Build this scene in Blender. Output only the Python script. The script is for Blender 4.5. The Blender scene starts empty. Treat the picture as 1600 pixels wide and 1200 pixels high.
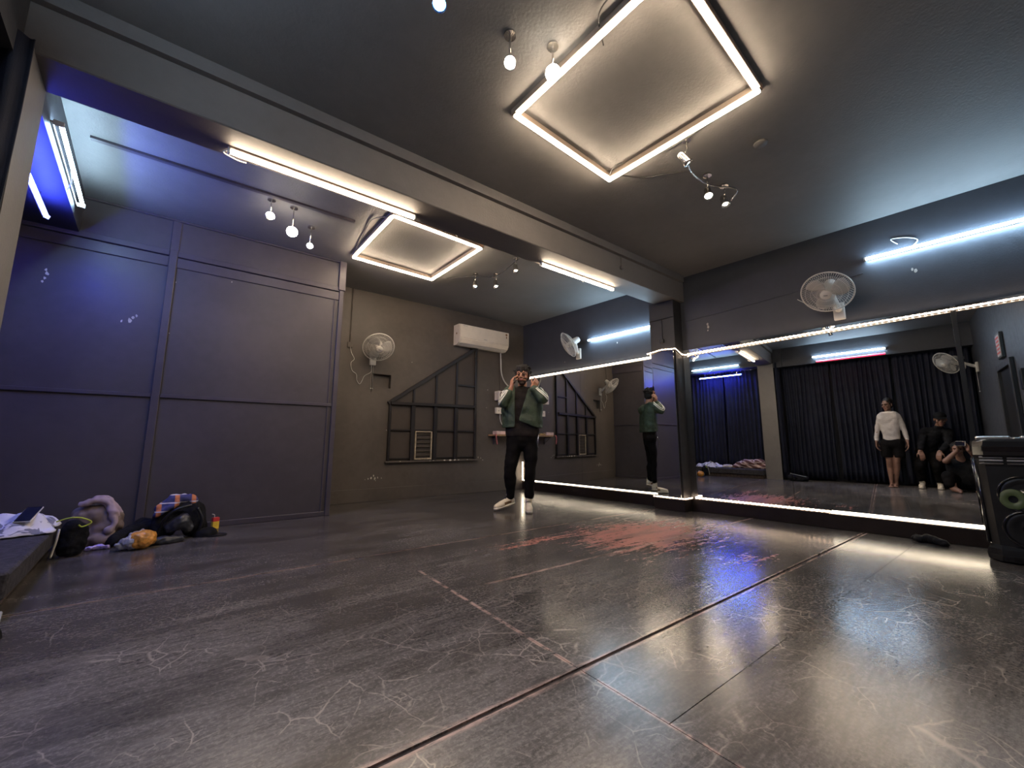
import bpy, bmesh, math, random
from mathutils import Vector, Matrix, noise
random.seed(7)
scene = bpy.context.scene
COL = scene.collection
PI = math.pi

# ------------------------------------------------------------------ camera, world, exposure
DE = -0.0923                      # the far wall, the beam and the floor joints run 5 degrees off the mirror wall
BV = Vector((math.cos(DE), math.sin(DE), 0)); NV = Vector((-math.sin(DE), math.cos(DE), 0))
MX = 4.95                         # plane of the mirrors
CZ = 2.92                         # ceiling height
def W(s, d, z=0.0):               # building frame: s along the far wall, d away from the camera
    return BV * s + NV * d + Vector((0, 0, z))
cam = bpy.data.cameras.new('camera'); camo = bpy.data.objects.new('camera', cam); COL.objects.link(camo)
cam.sensor_fit = 'HORIZONTAL'; cam.sensor_width = 36; cam.lens = 626.24 / 1600 * 36; cam.clip_start = 0.02
r_, u_, f_ = Vector((.74102, -.67148, .00309)), Vector((-.09848, -.10413, .98968)), Vector((.66423, .73367, .14329))
m4 = Matrix((( r_.x, u_.x, -f_.x, 0), (r_.y, u_.y, -f_.y, 0), (r_.z, u_.z, -f_.z, 0.80), (0, 0, 0, 1)))
camo.matrix_world = m4
scene.camera = camo
w = bpy.data.worlds.new('world'); scene.world = w; w.use_nodes = True
w.node_tree.nodes['Background'].inputs[0].default_value = (0.010, 0.010, 0.013, 1)
w.node_tree.nodes['Background'].inputs[1].default_value = 1.0
vs = scene.view_settings
vs.view_transform = 'Standard'; vs.look = 'None'; vs.gamma = 1; vs.exposure = 1.0; vs.use_curve_mapping = False
S_WARM, S_WHITE, S_BLUE, S_RED, S_STRIP = 36.0, 46.0, 125.0, 2.8, 7.5

# ------------------------------------------------------------------ node helpers
class NT:
    def __init__(s, mat): s.t = mat.node_tree; s.n = s.t.nodes; s.l = s.t.links
    def new(s, typ, **kw):
        nd = s.n.new(typ)
        for k, v in kw.items(): setattr(nd, k, v)
        return nd
    def put(s, sock, v):
        if v is None: return
        if hasattr(v, 'is_output'): s.l.new(v, sock)
        else: sock.default_value = v
    def math(s, op, a, b=None, c=None, clamp=False):
        nd = s.new('ShaderNodeMath', operation=op, use_clamp=clamp)
        for i, v in enumerate((a, b, c)):
            if v is not None: s.put(nd.inputs[i], v)
        return nd.outputs[0]
    def mix(s, f, a, b):
        nd = s.new('ShaderNodeMix', data_type='RGBA')
        s.put(nd.inputs[0], f); s.put(nd.inputs[6], c4(a)); s.put(nd.inputs[7], c4(b)); return nd.outputs[2]
    def ramp(s, v, a, b):          # smooth 0..1 between a and b
        nd = s.new('ShaderNodeMapRange', interpolation_type='SMOOTHSTEP')
        s.put(nd.inputs[0], v); nd.inputs[1].default_value = a; nd.inputs[2].default_value = b
        return nd.outputs[0]
    def mapping(s, vec, scale=(1, 1, 1), rot=(0, 0, 0), loc=(0, 0, 0)):
        nd = s.new('ShaderNodeMapping'); s.l.new(vec, nd.inputs[0])
        nd.inputs['Scale'].default_value = scale; nd.inputs['Rotation'].default_value = rot; nd.inputs['Location'].default_value = loc
        return nd.outputs[0]
    def noise(s, vec, scale, detail=4, rough=.55, dist=0):
        nd = s.new('ShaderNodeTexNoise'); s.l.new(vec, nd.inputs['Vector'])
        nd.inputs['Scale'].default_value = scale; nd.inputs['Detail'].default_value = detail
        nd.inputs['Roughness'].default_value = rough; nd.inputs['Distortion'].default_value = dist
        return nd.outputs[0]
    def bump(s, h, strength, dist=.01):
        nd = s.new('ShaderNodeBump'); s.l.new(h, nd.inputs['Height'])
        nd.inputs['Strength'].default_value = strength; nd.inputs['Distance'].default_value = dist
        return nd.outputs[0]
def c4(c):
    if hasattr(c, 'is_output'): return c
    return (c[0], c[1], c[2], 1)
def newmat(name):
    m = bpy.data.materials.new(name); m.use_nodes = True
    t = NT(m); return m, t, t.n['Principled BSDF']
def mat(name, col, rough=.5, metal=0, var=.15, scale=12, bump=0, bscale=120, spec=None, col2=None, coat=0):
    m, t, p = newmat(name)
    tc = t.new('ShaderNodeTexCoord').outputs['Object']
    n = t.noise(tc, scale, 3)
    c2 = col2 if col2 else tuple(min(1, x * (1 - var)) for x in col)
    c1 = tuple(min(1, x * (1 + var)) for x in col) if not col2 else col
    t.l.new(t.mix(t.ramp(n, .35, .65), c2, c1), p.inputs['Base Color'])
    p.inputs['Roughness'].default_value = rough; p.inputs['Metallic'].default_value = metal
    if spec is not None: p.inputs['Specular IOR Level'].default_value = spec
    if coat: p.inputs['Coat Weight'].default_value = coat; p.inputs['Coat Roughness'].default_value = .1
    if bump:
        t.l.new(t.bump(t.noise(tc, bscale, 3), bump), p.inputs['Normal'])
    return m
def emis(name, col, strength):
    m, t, p = newmat(name)
    p.inputs['Base Color'].default_value = (.8, .8, .8, 1)
    p.inputs['Emission Color'].default_value = c4(col); p.inputs['Emission Strength'].default_value = strength
    return m
def paint(name, col, rough=.55, patch=.22, bump=.25, bs=90, wear=0.0, wearcol=(.35, .33, .30)):
    """rolled wall paint: uneven coat, fine orange-peel relief, a few chips"""
    m, t, p = newmat(name)
    pos = t.new('ShaderNodeNewGeometry').outputs['Position']
    n1 = t.noise(pos, 1.3, 4, .6); n2 = t.noise(pos, 14, 3)
    f = t.math('ADD', t.math('MULTIPLY', n1, .7), t.math('MULTIPLY', n2, .3))
    c = t.mix(t.ramp(f, .35, .65), tuple(x * (1 - patch) for x in col), tuple(x * (1 + patch) for x in col))
    if wear:
        v = t.noise(t.mapping(pos, (1, 1, .6)), 6, 5, .7)
        c = t.mix(t.math('MULTIPLY', t.ramp(v, .74 - wear, .76 - wear), .8), c, wearcol)
    t.l.new(c, p.inputs['Base Color'])
    p.inputs['Specular IOR Level'].default_value = .35
    t.l.new(t.math('MULTIPLY_ADD', n2, .2, rough - .1), p.inputs['Roughness'])
    t.l.new(t.bump(t.noise(pos, bs, 4, .6), bump, .004), p.inputs['Normal'])
    return m

M = {}
M['ceiling'] = paint('ceiling paint', (.195, .185, .18), .6, .08, .5, 60)
M['beam'] = paint('beam paint', (.17, .155, .147), .6, .08, .4, 50)
M['farwall'] = paint('brown black wall paint', (.092, .076, .066), .5, .14, .3)
M['mirrorwall'] = paint('charcoal wall paint', (.052, .055, .066), .5, .10, .3)
M['column'] = paint('column paint', (.028, .027, .029), .5, .12, .3)
M['panel'] = paint('panel paint', (.076, .066, .070), .42, .10, .12, 60)
M['frame'] = paint('steel frame paint', (.075, .064, .074), .4, .12, .15, 60)
M['curtainwall'] = paint('dark wall paint', (.045, .045, .052), .55, .12, .3)
M['plinth'] = paint('plinth paint', (.020, .014, .012), .35, .2, .2)
M['grill'] = paint('window bar paint', (.020, .017, .018), .4, .2, .2)
M['pane'] = paint('painted over pane', (.060, .047, .040), .5, .12, .25)
M['chip'] = mat('bare plaster', (.5, .46, .40), .9)
M['tan'] = mat('aluminium channel', (.34, .27, .22), .4, .3, .05)
M['whiteplastic'] = mat('ivory plastic', (.66, .62, .56), .35, 0, .04)
M['acwhite'] = mat('cream plastic', (.74, .66, .56), .35, 0, .03)
M['greyplastic'] = mat('grey plastic', (.30, .30, .31), .4)
M['black'] = mat('black plastic', (.012, .012, .013), .35)
M['gloss'] = mat('glossy black plastic', (.010, .010, .012), .12, coat=.6)
M['chrome'] = mat('brushed metal', (.6, .58, .55), .25, 1, .05)
M['cable_w'] = mat('white cable', (.6, .57, .52), .5)
M['cable_d'] = mat('dark cable', (.03, .028, .028), .5)
M['skin'] = mat('skin', (.42, .20, .12), .5, 0, .06, 20)
M['skin2'] = mat('darker skin', (.25, .13, .088), .5, 0, .06, 20)
M['hair'] = mat('black hair', (.016, .012, .010), .5, 0, .3, 60, .5, 200, .25)
M['beard'] = mat('short beard', (.05, .028, .02), .7)
M['lip'] = mat('lip', (.30, .10, .08), .5)
M['eye'] = mat('eye', (.03, .02, .018), .2)
M['green'] = mat('dark green jacket cloth', (.034, .054, .030), .6, 0, .25, 14, .3, 90)
M['stripe'] = mat('white stripe', (.72, .70, .62), .6)
M['tee'] = mat('dark grey cotton', (.020, .016, .015), .8, 0, .2, 14, spec=.12)
M['pants'] = mat('black cotton', (.006, .005, .005), .8, 0, .3, 12, spec=.12)
M['shoe'] = mat('cream leather', (.72, .62, .48), .45, 0, .06)
M['sole'] = mat('shoe sole', (.62, .55, .45), .6)
M['tanpatch'] = mat('brown suede', (.22, .12, .06), .8)
M['sweat'] = mat('off white sweatshirt cloth', (.55, .49, .44), .8, 0, .06, 20, .3, 60)
M['sweatrib'] = mat('white ribbing', (.75, .70, .63), .8)
M['blackcloth'] = mat('black cloth', (.010, .010, .012), .85, 0, .3, 14, .3, 60, .15)
M['mirror'], t, p = newmat('silvered mirror')
p.inputs['Base Color'].default_value = (.74, .76, .77, 1); p.inputs['Metallic'].default_value = 1; p.inputs['Roughness'].default_value = .0
M['warm'] = emis('warm tube', (1, .80, .58), S_WARM)
M['white'] = emis('cool white tube', (.50, .76, 1), S_WHITE)
M['blue'] = emis('blue tube', (.05, .075, 1), S_BLUE)
M['red'] = emis('red tube', (1, .01, .06), S_RED)
M['strip'] = emis('warm white strip', (1, .84, .62), S_STRIP)
M['spotw'] = emis('spot lens', (1, .90, .74), 60)
M['spotc'] = emis('cool spot lens', (.75, .88, 1), 12)
M['spotb'] = emis('blue spot lens', (.05, .25, 1), 60)

# dotted diode strip
M['dots'], t, p = newmat('dotted diode strip')
oc = t.new('ShaderNodeTexCoord').outputs['Object']
sx = t.new('ShaderNodeSeparateXYZ'); t.l.new(oc, sx.inputs[0])
wv = t.math('SINE', t.math('MULTIPLY', sx.outputs[0], 2 * PI / .04))
p.inputs['Emission Color'].default_value = (1, .74, .52, 1)
t.l.new(t.math('MULTIPLY_ADD', t.ramp(wv, -.3, .9), S_STRIP * 1.3, 1.2), p.inputs['Emission Strength'])

# floor: painted concrete, scuffed along the length of the joints, worn to red beneath
M['floor'], t, p = newmat('scuffed painted concrete')
pos = t.new('ShaderNodeNewGeometry').outputs['Position']
q = t.mapping(pos, (1, 1, 1), (0, 0, -DE))
sp = t.new('ShaderNodeSeparateXYZ'); t.l.new(q, sp.inputs[0]); X, Y = sp.outputs[0], sp.outputs[1]
big = t.noise(q, .9, 4, .6, .4); st = t.noise(t.mapping(q, (1.0, 4.5, 1), (0, 0, .12)), 2.2, 8, .72, .6)
fine = t.noise(t.mapping(q, (14, 60, 1), (0, 0, .1)), 1.6, 6, .7, .3); grit = t.noise(q, 70, 5, .75)
streak2 = t.noise(t.mapping(q, (3, 26, 1), (0, 0, -.05)), 1.5, 7, .75, .5)
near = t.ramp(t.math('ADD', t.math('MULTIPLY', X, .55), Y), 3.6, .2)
a = t.math('ADD', t.math('MULTIPLY', st, .22), t.math('MULTIPLY', fine, .34))
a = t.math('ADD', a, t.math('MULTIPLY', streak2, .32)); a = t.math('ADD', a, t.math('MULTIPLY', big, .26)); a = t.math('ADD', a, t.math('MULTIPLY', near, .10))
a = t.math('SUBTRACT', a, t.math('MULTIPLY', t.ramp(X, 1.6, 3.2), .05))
col = t.mix(t.ramp(a, .44, .84), (.034, .030, .029), (.215, .195, .185))
# grit flecks where the coat is thin
col = t.mix(t.math('MULTIPLY', t.ramp(t.math('ADD', grit, t.math('MULTIPLY', near, .05)), .50, .66), .55), col, (.27, .24, .22))
# hairline cracks
def cracks(scale, width, lo, hi, dist):
    wn = t.new('ShaderNodeTexNoise'); t.l.new(q, wn.inputs['Vector']); wn.inputs['Scale'].default_value = dist; wn.inputs['Detail'].default_value = 5
    add = t.new('ShaderNodeVectorMath', operation='MULTIPLY_ADD'); t.l.new(wn.outputs['Color'], add.inputs[0]); add.inputs[1].default_value = (.22, .22, 0); t.l.new(q, add.inputs[2])
    v = t.new('ShaderNodeTexVoronoi', feature='DISTANCE_TO_EDGE'); t.l.new(add.outputs[0], v.inputs['Vector']); v.inputs['Scale'].default_value = scale
    c = t.math('SUBTRACT', 1, t.ramp(v.outputs['Distance'], 0, width))
    return t.math('MULTIPLY', c, t.ramp(t.noise(q, 3.1, 5, .6), lo, hi))
cr = t.math('ADD', cracks(5.5, .020, .47, .56, 2.2), cracks(11, .032, .52, .62, 5), clamp=True)
cr = t.math('MULTIPLY', cr, t.ramp(t.math('ADD', t.math('MULTIPLY', X, .5), Y), 3.2, 1.7))
col = t.mix(t.math('MULTIPLY', cr, .65), col, (.42, .36, .32))
# worn red patch
def ell(cx, cy, rx, ry, rot=0):
    mp = t.mapping(q, (1, 1, 1), (0, 0, 0), (-cx, -cy, 0)); ln = t.new('ShaderNodeVectorMath', operation='LENGTH')
    m2 = t.new('ShaderNodeVectorMath', operation='MULTIPLY'); t.l.new(mp, m2.inputs[0]); m2.inputs[1].default_value = (1 / rx, 1 / ry, 0); t.l.new(m2.outputs[0], ln.inputs[0])
    return ln.outputs['Value']
rn = t.noise(t.mapping(q, (2.2, 14, 1), (0, 0, -.12)), 1.5, 8, .78, .5); rn2 = t.noise(q, 22, 6, .85)
def patch(cx, cy, rx, ry, k, f):
    e = t.math('SUBTRACT', 1, t.math('MULTIPLY', ell(cx, cy, rx, ry), .8))
    v = t.math('ADD', t.math('MULTIPLY', t.math('SUBTRACT', rn, .5), 2.6), t.math('MULTIPLY', t.math('SUBTRACT', rn2, .5), 1.8))
    return t.ramp(t.math('ADD', t.math('MAXIMUM', e, -2.5), v), f, f + .25)
red = t.math('MAXIMUM', patch(3.15, 2.25, .90, .62, 0, .38), patch(2.3, 2.62, 1.0, .22, 0, .75))
red = t.math('MAXIMUM', red, patch(3.1, 1.35, .9, .45, 0, .95))
col = t.mix(t.math('MULTIPLY', red, .9), col, (.46, .16, .125))
# pink chipped lips of the long joints
def lip(d0, wd, k):
    dd = t.math('ABSOLUTE', t.math('SUBTRACT', Y, d0))
    e = t.math('SUBTRACT', 1, t.ramp(dd, wd * .35, wd))
    return t.math('MULTIPLY', t.math('MULTIPLY', e, t.ramp(t.noise(t.mapping(q, (5, 30, 1)), 1.4, 6, .8), .40, .56)), k)
lp = t.math('MAXIMUM', lip(1.10, .030, .95), lip(2.98, .022, .6))
xm = t.math('MULTIPLY', lip(2.02, .02, .8), t.ramp(X, 1.3, 1.4))
lp = t.math('MAXIMUM', lp, xm)
ddx = t.math('ABSOLUTE', t.math('SUBTRACT', X, 1.13))
ey = t.math('MULTIPLY', t.math('SUBTRACT', 1, t.ramp(ddx, .004, .014)), t.ramp(t.noise(q, 7, 4, .7), .44, .52))
lp = t.math('MAXIMUM', lp, t.math('MULTIPLY', t.math('MULTIPLY', ey, t.ramp(Y, 2.5, 2.4)), .9))
col = t.mix(lp, col, (.52, .36, .31))
# dark stains
dk = t.ramp(t.math('ADD', t.math('MULTIPLY', t.noise(t.mapping(q, (1, 3.6, 1), (0, 0, .05)), 1.1, 7, .68, .4), .7), t.math('MULTIPLY', streak2, .3)), .47, .58)
col = t.mix(t.math('MULTIPLY', dk, .55), col, (.026, .021, .019))
t.l.new(col, p.inputs['Base Color'])
ro = t.math('ADD', .17, t.math('MULTIPLY', t.ramp(big, .35, .7), .10)); ro = t.math('ADD', ro, t.math('MULTIPLY', red, .15), clamp=True)
t.l.new(ro, p.inputs['Roughness']); p.inputs['Specular IOR Level'].default_value = .6
hh = t.noise(t.mapping(q, (5, 16, 1)), 1.6, 3, .5)
t.l.new(t.bump(hh, .12, .004), p.inputs['Normal'])
M['joint'] = mat('joint mortar', (.045, .032, .028), .9, 0, .5, 20)

# ------------------------------------------------------------------ mesh helpers
def mesh_obj(name, bm, m, parent=None, smooth=False, loc=None):
    me = bpy.data.meshes.new(name); bm.normal_update(); bm.to_mesh(me); bm.free()
    ms = m if isinstance(m, (list, tuple)) else [m]
    for x in ms: me.materials.append(M[x] if isinstance(x, str) else x)
    if smooth:
        for p_ in me.polygons: p_.use_smooth = True
    o = bpy.data.objects.new(name, me); COL.objects.link(o)
    if parent: o.parent = parent
    if loc is not None: o.location = loc
    return o
def empty(name, label, cat, loc=(0, 0, 0), rot=(0, 0, 0), group=None):
    o = bpy.data.objects.new(name, None); COL.objects.link(o); o.empty_display_size = .1
    o.location = loc; o.rotation_euler = rot; return tag(o, label, cat, group)
def tag(o, label, cat, group=None):
    o['label'] = label; o['category'] = cat
    if group: o['group'] = group
    return o
def struct(name, bm, m, label=None, cat=None, smooth=False):
    o = mesh_obj(name, bm, m, None, smooth); o['kind'] = 'structure'
    if label: tag(o, label, cat)
    return o
def BM(): return bmesh.new()
def xf(verts, mtx):
    for v in verts: v.co = mtx @ v.co
def box(bm, lo, hi, bev=0, rot=None, mi=0, seg=1):
    c = [(a + b) / 2 for a, b in zip(lo, hi)]; s = [abs(b - a) for a, b in zip(lo, hi)]
    r = bmesh.ops.create_cube(bm, size=1)['verts']
    for v in r: v.co = Vector((v.co.x * s[0], v.co.y * s[1], v.co.z * s[2]))
    fs = set(f for v in r for f in v.link_faces)
    if bev:
        es = list(set(e for v in r for e in v.link_edges))
        res = bmesh.ops.bevel(bm, geom=es, offset=bev, segments=seg, profile=.7, affect='EDGES')
        r = list(set(v for f in res['faces'] for v in f.verts) | set(v for v in r if v.is_valid))
        fs = set(f for v in r for f in v.link_faces)
    m = Matrix.Translation(c)
    if rot: m = m @ rot
    xf(r, m)
    for f in fs: f.material_index = mi
    return r
def wbox(bm, s0, s1, d0, d1, z0, z1, bev=0, mi=0):   # box in the building frame
    r = box(bm, (s0, d0, z0), (s1, d1, z1), bev, mi=mi); xf(r, Matrix.Rotation(DE, 4, 'Z')); return r
def prism(bm, pts, z0, z1, mi=0):
    a = [bm.verts.new((x, y, z0)) for x, y in pts]; b = [bm.verts.new((x, y, z1)) for x, y in pts]
    n = len(pts); fs = [bm.faces.new(a[::-1]), bm.faces.new(b)]
    for i in range(n): fs.append(bm.faces.new((a[i], a[(i + 1) % n], b[(i + 1) % n], b[i])))
    for f in fs: f.material_index = mi
    bmesh.ops.recalc_face_normals(bm, faces=fs)
    return a + b
def frame_axes(d):
    d = d.normalized(); u = Vector((0, 0, 1)) if abs(d.z) < .95 else Vector((1, 0, 0))
    a = d.cross(u).normalized(); return a, d.cross(a).normalized()
def rod(bm, p0, p1, r0, r1=None, seg=12, caps=True, mi=0):
    p0, p1 = Vector(p0), Vector(p1); r1 = r0 if r1 is None else r1
    a, b = frame_axes(p1 - p0); R = []
    for p_, r in ((p0, r0), (p1, r1)):
        R.append([bm.verts.new(p_ + a * (r * math.cos(2 * PI * i / seg)) + b * (r * math.sin(2 * PI * i / seg))) for i in range(seg)])
    fs = [bm.faces.new((R[0][i], R[0][(i + 1) % seg], R[1][(i + 1) % seg], R[1][i])) for i in range(seg)]
    if caps: fs += [bm.faces.new(R[0][::-1]), bm.faces.new(R[1])]
    for f in fs: f.material_index = mi
    return R[0] + R[1]
def spline(pts, n=8):
    P = [Vector(p_) for p_ in pts]
    if len(P) < 3: return P
    out = []
    for i in range(len(P) - 1):
        a, b, c, d = P[max(i - 1, 0)], P[i], P[i + 1], P[min(i + 2, len(P) - 1)]
        for k in range(n):
            u = k / n
            out.append(.5 * ((2 * b) + (c - a) * u + (2 * a - 5 * b + 4 * c - d) * u * u + (3 * b - a - 3 * c + d) * u ** 3))
    return out + [P[-1]]
def tube(bm, pts, r, seg=8, n=6, caps=True, mi=0):
    P = spline(pts, n); rings = []; a = None
    for i, p_ in enumerate(P):
        d = (P[min(i + 1, len(P) - 1)] - P[max(i - 1, 0)]).normalized()
        if a is None: a, b = frame_axes(d)
        else:
            a = (a - d * a.dot(d)).normalized(); b = d.cross(a)
        rr = r(i / (len(P) - 1)) if callable(r) else r
        rings.append([bm.verts.new(p_ + a * (rr * math.cos(2 * PI * k / seg)) + b * (rr * math.sin(2 * PI * k / seg))) for k in range(seg)])
    fs = []
    for A, B_ in zip(rings, rings[1:]):
        fs += [bm.faces.new((A[k], A[(k + 1) % seg], B_[(k + 1) % seg], B_[k])) for k in range(seg)]
    if caps: fs += [bm.faces.new(rings[0][::-1]), bm.faces.new(rings[-1])]
    for f in fs: f.material_index = mi
    return rings
def lathe(bm, prof, seg=24, mtx=None, mi=0, close=False):   # prof [(r, y)], axis Y
    rings = []
    for r, y in prof:
        rings.append([bm.verts.new((max(r, 1e-4) * math.cos(2 * PI * k / seg), y, max(r, 1e-4) * math.sin(2 * PI * k / seg))) for k in range(seg)])
    fs = []
    for A, B_ in zip(rings, rings[1:]):
        fs += [bm.faces.new((A[k], B_[k], B_[(k + 1) % seg], A[(k + 1) % seg])) for k in range(seg)]
    for f in fs: f.material_index = mi
    vs_ = [v for r in rings for v in r]
    bmesh.ops.recalc_face_normals(bm, faces=fs)
    if mtx: xf(vs_, mtx)
    return vs_
def ellipsoid(bm, c, r, rot=None, seg=16):
    q_ = bmesh.ops.create_uvsphere(bm, u_segments=seg, v_segments=max(6, seg * 2 // 3), radius=1)['verts']
    r = (r, r, r) if not hasattr(r, '__len__') else r
    m = Matrix.Translation(c) @ (rot if rot else Matrix.Identity(4)) @ Matrix.Diagonal((r[0], r[1], r[2], 1))
    xf(q_, m); return q_
def capsule(bm, p0, r0, p1, r1, seg=14):
    p0, p1 = Vector(p0), Vector(p1); d = p1 - p0; L = max(d.length, 1e-4); dn = d / L; a, b = frame_axes(dn); rings = []
    st_ = [(p0 - dn * r0 * math.sin(t_), r0 * math.cos(t_)) for t_ in (1.35, .9, .45)] + [(p0, r0), (p1, r1)] + [(p1 + dn * r1 * math.sin(t_), r1 * math.cos(t_)) for t_ in (.45, .9, 1.35)]
    for c, r in st_: rings.append([bm.verts.new(c + a * (r * math.cos(2 * PI * k / seg)) + b * (r * math.sin(2 * PI * k / seg))) for k in range(seg)])
    for A, B_ in zip(rings, rings[1:]):
        for k in range(seg): bm.faces.new((A[k], A[(k + 1) % seg], B_[(k + 1) % seg], B_[k]))
    bm.faces.new(rings[0][::-1]); bm.faces.new(rings[-1])
def torso(bm, levels, y=0.0, step=.028):
    zs = [l[0] for l in levels]; z = zs[0]
    while z <= zs[-1] + 1e-6:
        for (z0, a0, r0), (z1, a1, r1) in zip(levels, levels[1:]):
            if z0 <= z <= z1 + 1e-6:
                u = (z - z0) / (z1 - z0); wx, r = a0 + (a1 - a0) * u, r0 + (r1 - r0) * u; break
        capsule(bm, (-wx, y, z), r, (wx, y, z), r); z += step
def chain(bm, pts):
    for (a, ra), (b, rb) in zip(pts, pts[1:]): capsule(bm, a, ra, b, rb)
def blob(name, bm, m, parent=None, voxel=.012, smooth=4, wrinkle=0, wscale=8, paintf=None, cut=None, thick=0, flat=None):
    """fuses overlapping solids into one continuous skin"""
    bmesh.ops.recalc_face_normals(bm, faces=bm.faces[:])
    me = bpy.data.meshes.new('tmp'); bm.to_mesh(me); bm.free()
    o = bpy.data.objects.new('tmp', me); COL.objects.link(o)
    md = o.modifiers.new('r', 'REMESH'); md.mode = 'VOXEL'; md.voxel_size = voxel; md.use_smooth_shade = True
    if smooth: sm = o.modifiers.new('s', 'SMOOTH'); sm.factor = .6; sm.iterations = smooth
    dg = bpy.context.evaluated_depsgraph_get(); dg.update()
    nm = bpy.data.meshes.new_from_object(o.evaluated_get(dg))
    bpy.data.objects.remove(o); bpy.data.meshes.remove(me)
    b2 = BM(); b2.from_mesh(nm); bpy.data.meshes.remove(nm); b2.normal_update()
    if wrinkle:
        for v in b2.verts:
            p_ = v.co * wscale; k = noise.noise(p_) + .5 * noise.noise(p_ * 2.3) + abs(noise.noise(p_ * 1.3 + Vector((5, 3, 1)))) - .3
            v.co += v.normal * (k * wrinkle)
    if flat is not None:
        for v in b2.verts:
            if v.co.z < flat: v.co.z = flat + (v.co.z - flat) * .05
    if cut:
        bmesh.ops.delete(b2, geom=[v for v in b2.verts if cut(v.co)], context='VERTS')
        for _ in range(10):            # even out the cut hem
            nw = {}
            for v in b2.verts:
                nb = [e.other_vert(v).co for e in v.link_edges if e.is_boundary]
                if len(nb) == 2: nw[v] = v.co.lerp((nb[0] + nb[1]) / 2, .6)
            for v, c in nw.items(): v.co = c
    if paintf:
        for f in b2.faces: f.material_index = paintf(f.calc_center_median(), f.normal)
    o = mesh_obj(name, b2, m, parent, True)
    if thick:
        sd = o.modifiers.new('t', 'SOLIDIFY'); sd.thickness = thick; sd.offset = -1
    return o
def dup(root, loc=None, rot=None, label=None, group=None):
    r = root.copy(); COL.objects.link(r)
    if loc is not None: r.location = loc
    if rot is not None: r.rotation_euler = rot
    if label: r['label'] = label
    if group: r['group'] = group
    for ch in list(root.children):
        c = ch.copy(); COL.objects.link(c); c.parent = r
        for g in ch.children:
            d = g.copy(); COL.objects.link(d); d.parent = c
    return r
#@@SETTING
# ------------------------------------------------------------------ the setting
# floor: mortar bed with cast slabs parted by joints
bm = BM(); wbox(bm, -1.5, 5.4, -.7, 5.9, -.12, -.006)
floor = struct('floor', bm, 'joint', 'dark scuffed concrete floor with worn red patch and joints', 'floor')
def slab(s0, s1, d0, d1):
    b = BM(); wbox(b, s0 + .0015, s1 - .0015, d0 + .0015, d1 - .0015, -.04, 0); mesh_obj('floor_slab', b, 'floor', floor)
XS = 1.13
for a in ((-1.6, XS, -.6, 1.094), (XS, 5.3, -.6, .75), (XS, 5.3, .75, 1.094), (-1.6, XS, 1.108, 2.975), (XS, 5.2, 1.108, 2.02), (XS, 5.1, 2.02, 2.975), (-1.7, 5.0, 2.985, 5.62)):
    slab(*a)
def Sx(x, d): return (x - d * NV.x) / BV.x     # the s at which the line d passes world x
# ceiling
bm = BM(); wbox(bm, -1.5, 5.6, -.8, 6.0, CZ, CZ + .15)
struct('ceiling', bm, 'ceiling', 'dark grey painted plaster ceiling', 'ceiling')
# far wall, mirror wall, wall behind the curtain, wall beside the camera
def hole_panel(b, s0, s1, z0, z1, d0, d1, hs0, hs1, hz0, hz1):
    for a in ((s0, hs0, z0, z1), (hs1, s1, z0, z1), (hs0, hs1, z0, hz0), (hs0, hs1, hz1, z1)): wbox(b, a[0], a[1], d0, d1, a[2], a[3])
bm = BM(); hole_panel(bm, -1.4, 4.75, 0, CZ, 5.62, 5.70, 1.76, 2.03, 1.555, 1.75); wbox(bm, -1.4, 4.75, 5.70, 5.9, 0, CZ)
wall_back = struct('wall_back', bm, 'farwall', 'brown-black far wall with the window grid and air conditioner', 'wall')
bm = BM(); box(bm, (MX + .02, -1.3, 0), (MX + .25, 5.4, CZ)); struct('wall_right', bm, 'mirrorwall', 'charcoal wall carrying the mirrors', 'wall')
bm = BM(); box(bm, (-1.35, -.8, 0), (-1.15, 5.75, CZ)); struct('wall_left', bm, 'curtainwall', 'dark wall hidden behind the black curtains', 'wall')
bm = BM(); wbox(bm, -1.3, 5.2, -.55, -.33, 0, CZ)
struct('wall_front', bm, 'mirrorwall', 'grey wall seen only in the right end of the mirror', 'wall')
# soffit above the curtains
bm = BM(); box(bm, (-1.15, -.35, 2.50), (-.60, 2.70, CZ)); box(bm, (-1.15, 2.99, 2.58), (-.60, 4.95, CZ)); struct('trim_1', bm, 'curtainwall', 'dark soffit above the curtains', 'soffit')
# beam, column, pillar
bm = BM(); wbox(bm, -1.1, 5.02, 2.64, 2.93, 2.59, CZ, .006); struct('trim_2', bm, 'beam', 'deep painted concrete beam crossing the ceiling', 'beam')
bm = BM(); wbox(bm, -.9, 4.7, 2.60, 2.64, 2.84, CZ); struct('trim_3', bm, 'beam', 'shallow step where the beam meets the near ceiling', 'trim')
bm = BM(); box(bm, (4.76, 2.24, 0), (MX + .03, 2.57, 2.60), .005); struct('trim_4', bm, 'column', 'dark square column standing proud of the mirror wall', 'column')
bm = BM(); wbox(bm, -1.42, -.29, 2.66, 2.98, 0, 2.60, .005)
for v in bm.verts:
    if v.co.x > -.55: v.co.x = -.56
struct('trim_5', bm, 'beam', 'grey pillar between the curtains under the beam', 'pillar')
# ceiling batten in the far bay
bm = BM(); wbox(bm, -.85, .95, 3.80, 3.835, CZ - .018, CZ); struct('trim_6', bm, 'frame', 'thin dark conduit batten on the far ceiling', 'trim')
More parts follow.
